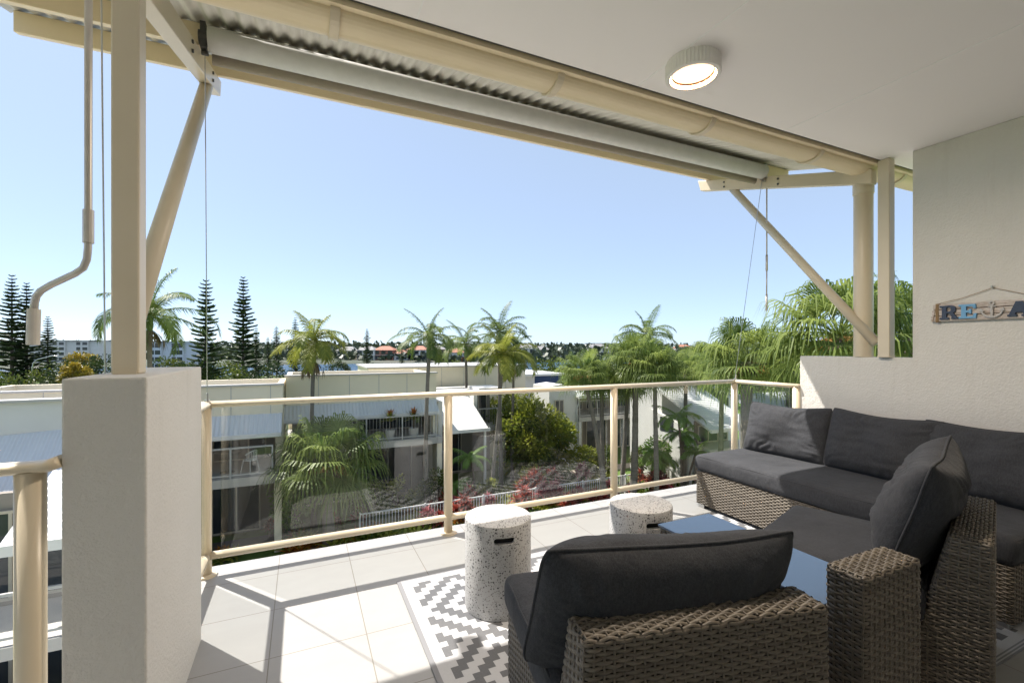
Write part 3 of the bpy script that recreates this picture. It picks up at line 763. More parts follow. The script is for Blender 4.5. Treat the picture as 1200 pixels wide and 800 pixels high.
BACK_Z, SEAT_Z = 0.645, 0.30
def make_chair(label):
    t = thing('wicker_chair', label, 'chair', group='armless wicker chairs')
    w, dp = 0.69, 0.77
    q = MB(); loop_weave(q, lambda z: (-w/2, w/2, 0.0, dp), 0.032, SEAT_Z); q.build('seat_base', M['wicker'], t, smooth=True)
    q = MB()
    def rect(z):
        f = (z - SEAT_Z) / (BACK_Z - SEAT_Z); return (-w/2 + 0.008*f, w/2 - 0.008*f, 0.0, 0.19 - 0.08*f)
    loop_weave(q, rect, SEAT_Z, BACK_Z-0.004); r_ = rect(BACK_Z); top_weave(q, r_[0]+0.004, r_[1]-0.004, 0.004, r_[3]-0.004, BACK_Z)
    q.build('backrest', M['wicker'], t, smooth=True)
    seat_cushion(t, w+0.02, dp-0.16, 0.13, 0, 0.16 + (dp-0.16)/2 + 0.012, SEAT_Z, 3)
    feet(t, (-0.30, 0.30), (0.05, 0.72))
    return t

# rug
q = MB(); nx, ny = 40, 26; vs = []; fs = []
for top in (1, 0):
    for j in range(ny+1):
        for i in range(nx+1):
            x = RUG_W*i/nx; y = RUG_H*j/ny
            z = 0.0015 + 0.0015*max(0, noise.noise(Vector((x*2.2, y*2.2, 0)))) + (0.005 if top else 0)
            vs.append((x, y, z))
k = (nx+1)*(ny+1)
for j in range(ny):
    for i in range(nx):
        a = j*(nx+1)+i; fs.append((a, a+1, a+nx+2, a+nx+1)); fs.append((k+a+nx+1, k+a+nx+2, k+a+1, k+a))
for i in range(nx): fs.append((k+i, k+i+1, i+1, i)); a = ny*(nx+1)+i; fs.append((a, a+1, k+a+1, k+a))
for j in range(ny): a = j*(nx+1); fs.append((a, a+nx+1, k+a+nx+1, k+a)); b_ = a+nx; fs.append((k+b_, k+b_+nx+1, b_+nx+1, b_))
q.add(vs, fs)
rug = q.build('rug', M['rug']); rug.location = (RUG_X0, RUG_Y0, 0)
tag(rug, 'white outdoor rug with stepped grey diamonds on the terrace floor', 'rug')

# chairs
ch1 = make_chair('armless grey wicker chair seen from behind in the foreground')
ch1.location = (0.905, 0.79, 0.0); ch1.rotation_euler = (0, 0, R(-12))
ch2 = dup(ch1, (2.437, 0.816, 0.0), R(18.2), 'armless grey wicker chair angled to the right of the glass topped table')
def on_chair(c, lx_, ly_, z):
    a = c.rotation_euler.z; return Vector((c.location.x + lx_*math.cos(a) - ly_*math.sin(a), c.location.y + lx_*math.sin(a) + ly_*math.cos(a), z))
pillow('dark charcoal cushion seen from behind on the foreground wicker chair', 0.76, 0.44, 0.24, 1, on_chair(ch1, -0.03, 0.31, 0.405), R(-12), R(25), R(1.5))
pillow('upright dark charcoal cushion seen edge on in the angled wicker chair', 0.66, 0.50, 0.24, 2, on_chair(ch2, -0.02, 0.285, 0.43), R(18.2), R(17), R(-3))

# side table module between the two chairs
tb = thing('side_table', 'wicker side table with tinted glass top and raised wicker back between two chairs', 'side table', (1.622, 0.76, 0))
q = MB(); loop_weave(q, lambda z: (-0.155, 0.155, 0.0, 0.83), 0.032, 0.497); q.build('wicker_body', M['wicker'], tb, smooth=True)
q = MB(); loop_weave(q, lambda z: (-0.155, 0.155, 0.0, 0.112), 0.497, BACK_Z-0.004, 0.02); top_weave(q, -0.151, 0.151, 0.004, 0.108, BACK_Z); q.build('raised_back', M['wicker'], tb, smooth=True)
q = MB(); q.box(-0.158, 0.158, 0.118, 0.834, 0.502, 0.512); q.build('glass_top', M['table_glass'], tb, bevel=0.002)
feet(tb, (-0.12, 0.12), (0.05, 0.78))

# long sofa against the wall
so = thing('wicker_sofa', 'long grey wicker sofa with charcoal seat standing along the rendered wall', 'sofa', (3.80, 1.855, 0), R(90))
w, dp = 1.85, 0.84
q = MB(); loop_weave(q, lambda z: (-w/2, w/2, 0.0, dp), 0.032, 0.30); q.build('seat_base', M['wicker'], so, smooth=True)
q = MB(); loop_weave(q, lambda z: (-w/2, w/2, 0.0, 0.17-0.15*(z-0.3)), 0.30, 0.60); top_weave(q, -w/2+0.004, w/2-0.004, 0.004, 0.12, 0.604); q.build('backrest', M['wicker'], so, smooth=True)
seat_cushion(so, w+0.012, dp-0.14, 0.13, 0, 0.14 + (dp-0.14)/2 + 0.010, 0.30, 8)
feet(so, (-0.88, -0.3, 0.3, 0.88), (0.05, 0.80))
def on_sofa(x, y, z): return Vector((3.80 - y, 1.855 + x, z))
pillow('sunlit charcoal back cushion at the railing end of the sofa', 0.68, 0.44, 0.18, 4, on_sofa(0.565, 0.30, 0.425), R(90), R(17), R(1.5))
pillow('charcoal back cushion in the middle of the wicker sofa', 0.67, 0.45, 0.20, 5, on_sofa(-0.085, 0.29, 0.425), R(90), R(16), R(-1))
pillow('charcoal back cushion on the sofa nearest the right picture edge', 0.70, 0.45, 0.20, 6, on_sofa(-0.66, 0.27, 0.425), R(90), R(15), R(1))

# terrazzo stools
def make_stool(label):
    r_, h_ = 0.168, 0.45
    me_ob = []
    q = MB()
    pr = [(0.0, 0.0), (r_-0.008, 0.0), (r_-0.002, 0.002), (r_, 0.008), (r_, h_-0.010), (r_-0.003, h_-0.003), (r_-0.010, h_), (0.0, h_)]
    q.lathe(pr, 96)
    body = q.build('stool', M['terrazzo'], normals=True)
    bm = bmesh.new(); bm.from_mesh(body.data); bmesh.ops.remove_doubles(bm, verts=bm.verts, dist=1e-5); bmesh.ops.recalc_face_normals(bm, faces=bm.faces); bm.to_mesh(body.data); bm.free()
    c = MB(); pill = [(0.035+0.015*math.cos(a), 0.382+0.015*math.sin(a)) for a in [-PI/2+PI*i/10 for i in range(11)]] + [(-0.035+0.015*math.cos(a), 0.382+0.015*math.sin(a)) for a in [PI/2+PI*i/10 for i in range(11)]]
    c.prism(pill, lambda a, b_, t: (a, t, b_), -0.30, -0.11); c.prism(pill, lambda a, b_, t: (a, t, b_), 0.11, 0.30)
    cut = c.build('cutter', M['black'], normals=True)
    md = body.modifiers.new('slot', 'BOOLEAN'); md.object = cut; md.operation = 'DIFFERENCE'; md.solver = 'EXACT'
    dg_ = bpy.context.evaluated_depsgraph_get(); nm = bpy.data.meshes.new_from_object(body.evaluated_get(dg_))
    body.modifiers.clear(); body.data = nm; nm.name = 'stool'
    bpy.data.objects.remove(cut)
    nm.materials.clear(); nm.materials.append(M['terrazzo'])
    for p in nm.polygons: p.material_index = 0; p.use_smooth = True
    at_ = body.modifiers.new('edges', 'EDGE_SPLIT'); at_.split_angle = R(35)
    for s in (-1, 1):
        l = MB(); pl_ = [(a*0.985, 0.382+(b_-0.382)*0.97) for a, b_ in pill]
        l.prism(pl_, lambda a, b_, t: (a, t, b_), s*0.112, s*0.145); l.build('handle_slot_shade', M['black'], body)  # black liner paints in the dark of the hollow slot
    return tag(body, label, 'stool', 'terrazzo stools')
s1 = make_stool('white speckled terrazzo stool, the nearer one standing clear on the rug')
s1.location = (0.911, 2.142, 0.006); s1.rotation_euler = (0, 0, R(-12.5))
s2 = dup(s1, (1.70, 1.985, 0.006), R(-13.4), 'white speckled terrazzo stool, the farther one partly behind the glass topped table')
# ------------------------------------------------------------------ ground, river, far bank
GZ = -5.6
M['render_white'] = pmat('painted_render_white', (0.72, 0.70, 0.66), (0.66, 0.64, 0.60), 0.75, 0.7, 0.15, 40)
M['render_cream'] = pmat('cream_cladding', (0.78, 0.70, 0.54), (0.73, 0.65, 0.50), 0.7, 0.5)
M['cap_metal'] = pmat('grey_metal_capping', (0.48, 0.46, 0.43), (0.42, 0.40, 0.38), 0.5, 2)
M['roof_white'] = pmat('white_metal_roof', (0.70, 0.69, 0.67), (0.62, 0.61, 0.59), 0.45, 0.8)
M['window'] = pmat('window_glass', (0.03, 0.036, 0.042), (0.06, 0.066, 0.07), 0.05, 0.7, ior=1.5)
M['curtain'] = pmat('window_curtain', (0.42, 0.41, 0.39), (0.30, 0.29, 0.28), 0.6, 1.2, stretch=(14, 14, 0.2))
M['frame'] = pmat('window_frame', (0.52, 0.46, 0.36), (0.48, 0.42, 0.33), 0.5, 3)
M['wall_shadow'] = pmat('shade_tinted_wall', (0.30, 0.26, 0.22), (0.26, 0.23, 0.19), 0.8, 0.8)  # darker tone holds the shade of recessed walls; one dark house shares it
M['blue_panel'] = pmat('navy_wall_paint', (0.028, 0.062, 0.17), (0.024, 0.052, 0.14), 0.6, 0.6)
M['slab'] = pmat('concrete_slab', (0.50, 0.47, 0.43), (0.42, 0.40, 0.37), 0.8, 1.2)
M['white_metal'] = pmat('white_rail', (0.72, 0.71, 0.69), (0.66, 0.65, 0.63), 0.4, 3)
M['path'] = pmat('beige_path', (0.46, 0.38, 0.30), (0.38, 0.31, 0.25), 0.9, 2.5, 0.3, 30)
M['asphalt'] = pmat('dark_paving', (0.10, 0.095, 0.09), (0.14, 0.13, 0.125), 0.9, 2.0, 0.3, 40)
M['terracotta'] = pmat('terracotta_tiles', (0.40, 0.17, 0.11), (0.34, 0.15, 0.10), 0.75, 0.6)
M['grey_roof'] = pmat('grey_roof', (0.28, 0.27, 0.27), (0.22, 0.21, 0.21), 0.7, 0.5)
def skirt_mat(name, a, b_, axis):
    m, nt, bs = nodes(name)
    tc = nt.nodes.new('ShaderNodeTexCoord'); sx = nt.nodes.new('ShaderNodeSeparateXYZ'); nt.links.new(tc.outputs['Object'], sx.inputs[0])
    v = math_n(nt, 'SINE', math_n(nt, 'MULTIPLY', sx.outputs[axis], 2*PI/0.14))
    nt.links.new(mix_n(nt, noise_n(nt, 1.5, 4, vec=tc.outputs['Object']), a, b_), bs.inputs['Base Color']); bs.inputs['Roughness'].default_value = 0.42
    bump_n(nt, bs, v, 0.6, 0.02)
    return m
M['skirt_x'] = skirt_mat('ribbed_white_roof', (0.66, 0.67, 0.68), (0.58, 0.59, 0.60), 0)
M['skirt_y'] = skirt_mat('ribbed_white_roof_across', (0.70, 0.69, 0.67), (0.62, 0.61, 0.59), 1)

def terrain_z(x, y):
    d = math.hypot(x, y)
    z = GZ
    # the river valley lies between y = 150 and y = 262
    if y > 130:
        if y < 150: z = GZ - 3.6 * (y-130)/20
        elif y < 254: z = GZ - 3.6
        elif y < 266: z = GZ - 3.6 + 2.8*(y-254)/12
        else: z = GZ - 0.8 + min(1, (y-266)/300) * 3.3
    if d > 900: z += (d-900)/1500 * (6 + 5*noise.noise(Vector((math.atan2(x, y)*9, 0.3, 1))))
    if d > 2400: z -= (d-2400)/1500 * 16
    return z
q = MB(); vs = []; fs = []
rad = [0, 6, 12, 20, 30, 45, 60, 80, 100, 115, 125, 131, 137, 143, 150, 157, 165, 175, 190, 205, 220, 235, 246, 250, 254, 258, 262, 266, 270, 278, 290, 310, 340, 380, 440, 520, 640, 800, 1000, 1300, 1700, 2100, 2400, 3000, 4500, 7000]
ysteps = sorted(set([-200, -60, -20] + rad)); xsteps = sorted(set([-r_ for r_ in rad] + rad))
for y in ysteps:
    for x in xsteps:
        x2 = x * max(1, y/800) if False else x
        vs.append((x2, y, terrain_z(x2, y) - (0.0 if y > -100 else 0)))
nxx = len(xsteps)
for j in range(len(ysteps)-1):
    for i in range(nxx-1): a = j*nxx+i; fs.append((a, a+1, a+nxx+1, a+nxx))
q.add(vs, fs)
m, nt, b = nodes('grass_ground'); M['ground'] = m
tc = nt.nodes.new('ShaderNodeTexCoord')
f = noise_n(nt, 0.5, 8, 0.65, vec=tc.outputs['Object']); f2 = noise_n(nt, 14, 5, 0.7, vec=tc.outputs['Object'])
g1 = mix_n(nt, f2, (0.06, 0.125, 0.018), (0.13, 0.19, 0.035)); g2 = mix_n(nt, f2, (0.09, 0.085, 0.04), (0.13, 0.12, 0.06))
sp_ = nt.nodes.new('ShaderNodeSeparateXYZ'); nt.links.new(tc.outputs['Object'], sp_.inputs[0])
g3 = mix_n(nt, ramp_n(nt, noise_n(nt, 0.06, 6, 0.7, vec=tc.outputs['Object']), 0.4, 0.6), (0.05, 0.07, 0.042), (0.105, 0.105, 0.085))
nt.links.new(mix_n(nt, ramp_n(nt, sp_.outputs[1], 120, 135), mix_n(nt, ramp_n(nt, f, 0.62, 0.82), g1, g2), g3), b.inputs['Base Color']); b.inputs['Roughness'].default_value = 0.95
bump_n(nt, b, f2, 0.8, 0.05)
tag(q.build('ground', M['ground'], smooth=True), kind='structure')
# river
m, nt, b = nodes('river_water'); M['water'] = m
b.inputs['Base Color'].default_value = (0.022, 0.065, 0.125, 1); b.inputs['Roughness'].default_value = 0.3; b.inputs['IOR'].default_value = 1.2
bump_n(nt, b, noise_n(nt, 0.9, 4, 0.6, stretch=(0.6, 1.6, 1)), 1.0, 0.8)
q = MB(); q.add([(-2500, 130, GZ-2.0), (2500, 130, GZ-2.0), (2500, 263, GZ-2.0), (-2500, 263, GZ-2.0)], [(0, 1, 2, 3)])
tag(q.build('river', M['water']), kind='structure')
# courtyard paths
def sheet(name, pts, z, mat):
    q = MB(); q.add([(x, y, z) for x, y in pts] + [(x, y, z-0.06) for x, y in pts], [tuple(range(len(pts)))] + [(i, i+len(pts), (i+1) % len(pts) + len(pts), (i+1) % len(pts)) for i in range(len(pts))])
    return tag(q.build(name, mat), kind='structure')
sheet('path', [(11.6, 21.0), (14, 20.7), (17, 20.9), (22, 20.6), (30, 21), (30, 21.9), (22, 21.5), (17, 21.8), (14, 21.7), (12.6, 22.4), (12.4, 24.5), (11.6, 24.5)], GZ+0.02, M['path'])
sheet('path', [(0.2, 12.0), (1.5, 12.0), (1.5, 17.6), (0.2, 17.6)], GZ+0.02, M['path'])
sheet('courtyard_paving', [(-9, 17.62), (5.9, 17.62), (5.9, 18.35), (-0.6, 18.35), (-0.6, 19.0), (-9, 19.0)], GZ+0.016, M['asphalt'])
M['bounce_sheet'] = pmat('pale_bounce_concrete', (0.56, 0.53, 0.49), (0.48, 0.46, 0.42), 0.9, 0.8, 0.2, 20)
sheet('bounce_paving', [(-14, 1), (18, 1), (18, 11.2), (1.9, 12.4), (-14, 8.8)], GZ+0.012, M['bounce_sheet'])  # unseen pale sheet added to bounce daylight up to the ceiling
sheet('car_park', [(-75, 42), (-28, 42), (-28, 56), (-75, 56)], GZ+0.03, M['asphalt'])

# ------------------------------------------------------------------ vegetation
M['bark_grey'] = pmat('palm_bark', (0.20, 0.175, 0.145), (0.13, 0.115, 0.095), 0.9, 3, 0.6, 18, 0.03, stretch=(1, 1, 8))
M['bark_brown'] = pmat('brown_bark', (0.14, 0.105, 0.075), (0.09, 0.068, 0.05), 0.9, 4, 0.6, 14, 0.03)
M['crownshaft'] = pmat('green_crownshaft', (0.15, 0.22, 0.06), (0.11, 0.17, 0.045), 0.5, 3)
M['feather'] = leaf_mat('feather_palm_leaf', (0.045, 0.09, 0.02), (0.20, 0.25, 0.06), trans=0.45)
M['feather_lime'] = leaf_mat('lime_palm_leaf', (0.09, 0.14, 0.022), (0.34, 0.34, 0.055), trans=0.45)
M['fan'] = leaf_mat('fan_palm_leaf', (0.06, 0.11, 0.024), (0.30, 0.36, 0.09), trans=0.5)
M['frond_dry'] = leaf_mat('dry_palm_leaf', (0.13, 0.10, 0.06), (0.24, 0.19, 0.12), trans=0.1, rough=0.8)
M['straw'] = leaf_mat('palm_flower_stalks', (0.36, 0.20, 0.05), (0.52, 0.34, 0.12), trans=0.2, rough=0.8)
M['fruit'] = leaf_mat('palm_fruit', (0.16, 0.05, 0.02), (0.36, 0.14, 0.05), trans=0.05, rough=0.7)
M['pine'] = leaf_mat('norfolk_pine_needles', (0.042, 0.068, 0.034), (0.105, 0.14, 0.065), trans=0.45, rough=0.6)
M['broad'] = leaf_mat('broad_leaf', (0.035, 0.065, 0.013), (0.15, 0.17, 0.028), trans=0.35)
M['broad_yellow'] = leaf_mat('yellow_green_leaf', (0.055, 0.105, 0.014), (0.36, 0.37, 0.04), trans=0.5)
M['broad_dark'] = leaf_mat('dark_leaf', (0.018, 0.037, 0.012), (0.065, 0.09, 0.024), trans=0.25)
M['broad_gold'] = leaf_mat('golden_leaf', (0.14, 0.12, 0.02), (0.46, 0.33, 0.04), trans=0.25)
M['far_leaf'] = leaf_mat('far_leaf', (0.040, 0.060, 0.036), (0.085, 0.105, 0.06), trans=0.1)
M['red_leaf'] = leaf_mat('cordyline_leaf', (0.13, 0.018, 0.022), (0.42, 0.085, 0.045), trans=0.3)
M['pink_leaf'] = leaf_mat('pink_cordyline_leaf', (0.22, 0.035, 0.06), (0.50, 0.17, 0.17), trans=0.3)
M['orange_leaf'] = leaf_mat('orange_bromeliad_leaf', (0.30, 0.07, 0.015), (0.55, 0.24, 0.03), trans=0.3)
M['lime_leaf'] = leaf_mat('lime_strap_leaf', (0.13, 0.17, 0.025), (0.38, 0.36, 0.06), trans=0.3)
M['fern'] = leaf_mat('fern_leaf', (0.11, 0.21, 0.04), (0.28, 0.42, 0.10), trans=0.5)

rnd = random.Random(5)
def blade(q, p, d, nrm, l, w, droop=0.0, tint=None):
    """a tapering leaf of two facets, growing from p along d"""
    d = d.normalized(); s = d.cross(nrm)
    if s.length < 1e-4: s = d.cross(Vector((1, 0, 0.1)))
    s.normalize(); s *= w/2
    m_ = p + d*(l*0.5); e = p + d*l + Vector((0, 0, -droop*l)); m_ = m_ + Vector((0, 0, -droop*l*0.2))
    q.add([p - s*0.5, p + s*0.5, m_ + s, e, m_ - s], [(0, 1, 2, 4), (4, 2, 3)], rnd.random() if tint is None else min(1, max(0, tint + rnd.uniform(-.2, .2))))

def frond_curve(az, el, L, bend, n=12, twist=0.0):
    p = Vector((0, 0, 0)); pts = [p.copy()]; dirs = []
    for i in range(n):
        d = Vector((math.cos(az)*math.cos(el), math.sin(az)*math.cos(el), math.sin(el)))
        dirs.append(d); p = p + d*(L/n); pts.append(p.copy()); el -= bend/n * (0.5 + 1.2*i/n); az += twist/n
    dirs.append(dirs[-1]); return pts, dirs

def feather_crown(seed, nf=17, L=2.9, ll=0.58, dens=56, up=1.35, low=-0.25, lw=0.038, vee=0.35):
    rnd.seed(seed); q = MB()
    for k in range(nf):
        f = k / (nf-1); az = k*2.39996 + rnd.uniform(-.2, .2); el = up + (low-up)*f**0.85 + rnd.uniform(-.1, .1)
        Lf = L*rnd.uniform(.72, 1.08)*(0.85 + 0.15*math.sin(PI*f)); bend = rnd.uniform(1.15, 2.1) if f > .12 else .7
        pts, dirs = frond_curve(az, el, Lf, bend, 12, rnd.uniform(-.3, .3))
        tb_ = rnd.uniform(.25, .8)
        q.tube(pts, [0.026*(1 - .9*i/12) + .003 for i in range(13)], 4, tint=0.8, cap=False)
        for i in range(dens):
            t = 0.10 + 0.90*(i+.5)/dens; x = t*12; a = min(11, int(x)); p = pts[a].lerp(pts[a+1], x-a); d = dirs[a]
            side = d.cross(Vector((0, 0, 1)));
            if side.length < .05: side = Vector((-math.sin(az), math.cos(az), 0))
            side.normalize(); upv = side.cross(d)
            l = ll*(math.sin(PI*min(1, t*.80+.14)))**.7*rnd.uniform(.85, 1.1)
            for s in (1, -1):
                dv = side*s*(1.0) + d*(.45+.6*t) + upv*(vee*rnd.uniform(.5, 1.2)) - Vector((0, 0, .1))
                blade(q, p, dv, upv, l, lw*rnd.uniform(.8, 1.15), rnd.uniform(.35, .8), tb_)
    return q

def fan_crown(seed, nf=38, pet=1.1, fl=0.58, hang=0.85, seg=30, spread=1.0, up=1.3, low=-0.40):
    rnd.seed(seed); q = MB()
    for k in range(nf):
        f = k/(nf-1); az = k*2.39996 + rnd.uniform(-.25, .25); el = up + (low-up)*f + rnd.uniform(-.12, .12)
        pl_ = pet*rnd.uniform(.8, 1.1)
        pts, dirs = frond_curve(az, el, pl_, .45 + .3*f, 5)
        q.tube(pts, [.022, .018, .014, .012, .010, .009], 4, tint=.85, cap=False)
        c = pts[-1]; d = dirs[-1]; side = d.cross(Vector((0, 0, 1)))
        if side.length < .08: side = Vector((-math.sin(az), math.cos(az), 0))
        side.normalize(); upv = side.cross(d); tb_ = rnd.uniform(.2, .85)
        for i in range(seg):
            a = (i/(seg-1) - .5)*2*2.25*spread
            dv = (d*math.cos(a) + side*math.sin(a) + upv*.25*math.cos(a)).normalized()
            l = fl*(.75 + .25*math.cos(a*.6))*rnd.uniform(.85, 1.08); w = .05
            mid = c + dv*l; s1_ = dv.cross(upv); s1_.normalize(); s1_ *= w/2
            hh = hang*rnd.uniform(.55, 1.15)*(1.0 if f > .15 else .55)
            dn = (dv*.35 + Vector((0, 0, -.9)) + Vector((rnd.uniform(-.12, .12), rnd.uniform(-.12, .12), 0))).normalized()
            k1 = mid + (dv*.6 + dn*.6).normalized()*(hh*.32); tip = k1 + dn*(hh*.68)
            s2 = s1_*.75; tt = min(1, max(0, tb_ + rnd.uniform(-.25, .25)))
            q.add([c - s1_*.25, c + s1_*.25, mid + s1_, mid - s1_, k1 + s2, k1 - s2, tip], [(0, 1, 2, 3), (3, 2, 4, 5), (5, 4, 6)], tt)
    return q

def dry_skirt(seed, n=14, l=0.9):
    rnd.seed(seed); q = MB()
    for k in range(n):
        az = rnd.uniform(0, 2*PI); pts, dirs = frond_curve(az, -.6, l*rnd.uniform(.6, 1), .9, 5)
        for i in range(1, 6):
            for s in range(3): blade(q, pts[i-1], dirs[i-1] + Vector((rnd.uniform(-.5, .5), rnd.uniform(-.5, .5), rnd.uniform(-.4, .2))), Vector((0, 0, 1)), l*.4, .045, .5)
    return q
def flower_stalks(seed, n=5, l=0.8, heavy=1.0):
    rnd.seed(seed); q = MB()
    for k in range(n):
        az = k*2*PI/n + rnd.uniform(-.4, .4); pts, dirs = frond_curve(az, .35, l*rnd.uniform(.7, 1.1), 1.9*heavy, 7)
        q.tube(pts, .018, 4, tint=.7, cap=False)
        for i in range(2, 8):
            for s in range(16):
                d = Vector((rnd.gauss(0, 1), rnd.gauss(0, 1), rnd.gauss(-.5, .8))).normalized(); blade(q, pts[min(7, i)], d, Vector((0, 0, 1)), l*rnd.uniform(.18, .34), .028, .3)
    return q

def trunk_mb(h, r0, r1, lean=(0, 0), seed=0, rings=True, z0=0.0):
    q = MB(); n = max(10, int(h*4)); pts = []; rs = []
    for i in range(n+1):
        f = i/n; pts.append((lean[0]*f**1.3 + .05*math.sin(f*4+seed), lean[1]*f**1.3 + .05*math.cos(f*3+seed), z0 + h*f)); rs.append((r0 + (r1-r0)*min(1, f*1.3)) * (1 + (.05 if i % 2 and rings else 0)) * (1 + .45*max(0, .06-f)/.06))
    q.tube(pts, rs, 10); return q, Vector(pts[-1])

proto = {}
def palm(kind, label, px, d, ycrown, var, scale=1.0, lean=(0, 0), rz=0.0, r=0.10, extras=(), group='palms in the garden'):
    """kind feather / fan / lime ; the trunk stands on the ground, the crown sits where its base is seen"""
    base = polar(px, d, GZ); top = hgt(ycrown, d) - GZ
    t = thing('feather_palm' if kind != 'fan' else 'fan_palm', label, 'palm', base, 0, group)
    q, tp = trunk_mb(top, r*1.15, r*.85, lean, px)
    q.build('trunk', M['bark_grey'], t, smooth=True)
    if kind != 'fan':
        c = MB(); c.tube([tp + Vector((0, 0, -.05)), tp + Vector((0, 0, .25)), tp + Vector((0, 0, .6)), tp + Vector((0, 0, .85))], [r*.95, r*1.25, r*1.0, r*.5], 10); c.build('crownshaft', M['crownshaft'], t, smooth=True)
        tp = tp + Vector((0, 0, .8))
    key = (kind, var)
    if key not in proto:
        if kind == 'fan': q = fan_crown(100+var)
        elif kind == 'lime': q = feather_crown(200+var, 17, 2.5, .60, 52, 1.35, -.25, .041)
        else: q = feather_crown(300+var)
        o = q.build('crown', M['fan' if kind == 'fan' else 'feather_lime' if kind == 'lime' else 'feather'], t); proto[key] = o.data
    else:
        o = bpy.data.objects.new('crown', proto[key]); col.objects.link(o); o.parent = t
    o.location = tp; o.scale = (scale,)*3; o.rotation_euler = (0, 0, rz)
    for e in extras:
        k2 = ('x', e)
        if k2 not in proto:
            if e == 'dry': proto[k2] = (dry_skirt(9), 'frond_dry', 'dead_fronds')
            elif e == 'straw': proto[k2] = (flower_stalks(4), 'straw', 'flower_stalks')
            elif e == 'fruit': proto[k2] = (flower_stalks(6, 3, .55, 1.4), 'fruit', 'fruit_cluster')
        mb, mt, nm = proto[k2]
        x = mb.build(nm, M[mt], t); x.location = tp + Vector((0, 0, -.75 if kind != 'fan' else -.1)); x.scale = (scale,)*3; x.rotation_euler = (0, 0, rz+1)
    return t

def norfolk(label, px, d, ytop, seed, wide=0.17, var=0):
    base = polar(px, d, terrain_z(*polar(px, d).xy)); h = hgt(ytop, d) - base.z
    t = thing('norfolk_pine', label, 'pine tree', base, seed, 'norfolk pines beyond the buildings')
    H = 16.0
    key = ('pine', var)
    if key not in proto:
        rnd.seed(700+var); q = MB(); tr = MB(); tr.tube([(0, 0, 0), (0, 0, H*.5), (0, 0, H)], [.24, .15, .02], 8)
        nt_ = 30
        for i in range(nt_):
            f = i/(nt_-1); z = H*(.10 + .90*f**.93 + rnd.uniform(-.008, .008)*(1-f)); Lb = H*wide*(1-f)**.75 * rnd.uniform(.82, 1.1) * (.9 + .1*math.sin(i*2.1)) * (0.75 if f < .1 else 1) + .12
            nb = 6 if f < .8 else 5
            for k in range(nb):
                az = k*2*PI/nb + i*.45 + rnd.uniform(-.3, .3); el = .05 + .3*f
                n = 7; z_ = z + H*rnd.uniform(-.012, .012)*(1-f); L_ = Lb*rnd.uniform(.55, 1.15); tb_ = rnd.uniform(.15, .75)
                pts = []
                for j in range(n+1):
                    x = j/n; pts.append(Vector((math.cos(az)*L_*x, math.sin(az)*L_*x, z_ + L_*(math.tan(el)*x*.35 - .10*x + .22*x*x))))
                tr.tube([pts[0], pts[n//2], pts[-1]], [.035, .022, .008], 3, cap=False)
                m_ = max(5, int(L_*10))
                for j in range(m_):
                    x = .22 + .78*j/(m_-1); a = min(n-1, int(x*n)); p = pts[a].lerp(pts[a+1], x*n-a); dd = (pts[a+1]-pts[a]).normalized(); sd = dd.cross(Vector((0, 0, 1))).normalized()
                    for s in (1, -1):
                        blade(q, p, sd*s*.8 + dd*.6 + Vector((0, 0, .45)), Vector((0, 0, 1)), .60*(1-.35*x)*min(1, L_/1.2+.3), .20, -.1, tb_)
                blade(q, pts[-1], dd + Vector((0, 0, .4)), sd, .35, .13, 0, tb_)
        proto[key] = (q.build('foliage', M['pine'], t), tr.build('trunk', M['bark_brown'], t))
        a, b_ = proto[key]
    else:
        a0, b0 = proto[key]; a = a0.copy(); b_ = b0.copy()
        for o in (a, b_): col.objects.link(o); o.parent = t
    t.scale = (h/H,)*3
    return t

def leafy(q, cx, cy, cz, rx, ry, rz_, n, ls, clumps=28, seed=0, shell=.55):
    rnd.seed(seed)
    for k in range(clumps):
        v = Vector((rnd.gauss(0, 1), rnd.gauss(0, 1), rnd.gauss(.25, 1))).normalized(); rr = rnd.uniform(shell, 1.0)
        c = Vector((cx + v.x*rx*rr, cy + v.y*ry*rr, cz + v.z*rz_*rr)); cr = min(rx, ry, rz_)*rnd.uniform(.26, .46); tb_ = rnd.uniform(.1, .75)
        for i in range(n//clumps):
            w = Vector((rnd.gauss(0, 1), rnd.gauss(0, 1), rnd.gauss(0, 1))).normalized(); p = c + w*cr*rnd.uniform(.5, 1.05)
            out = (p - Vector((cx, cy, cz))).normalized()*.7 + w*.7 + Vector((rnd.gauss(0, .5), rnd.gauss(0, .5), rnd.gauss(.1, .5)))
            blade(q, p, out, Vector((rnd.gauss(0, 1), rnd.gauss(0, 1), rnd.gauss(0, 1))), ls*rnd.uniform(.7, 1.25), ls*.5*rnd.uniform(.8, 1.2), .15, tb_ + .2*w.z)
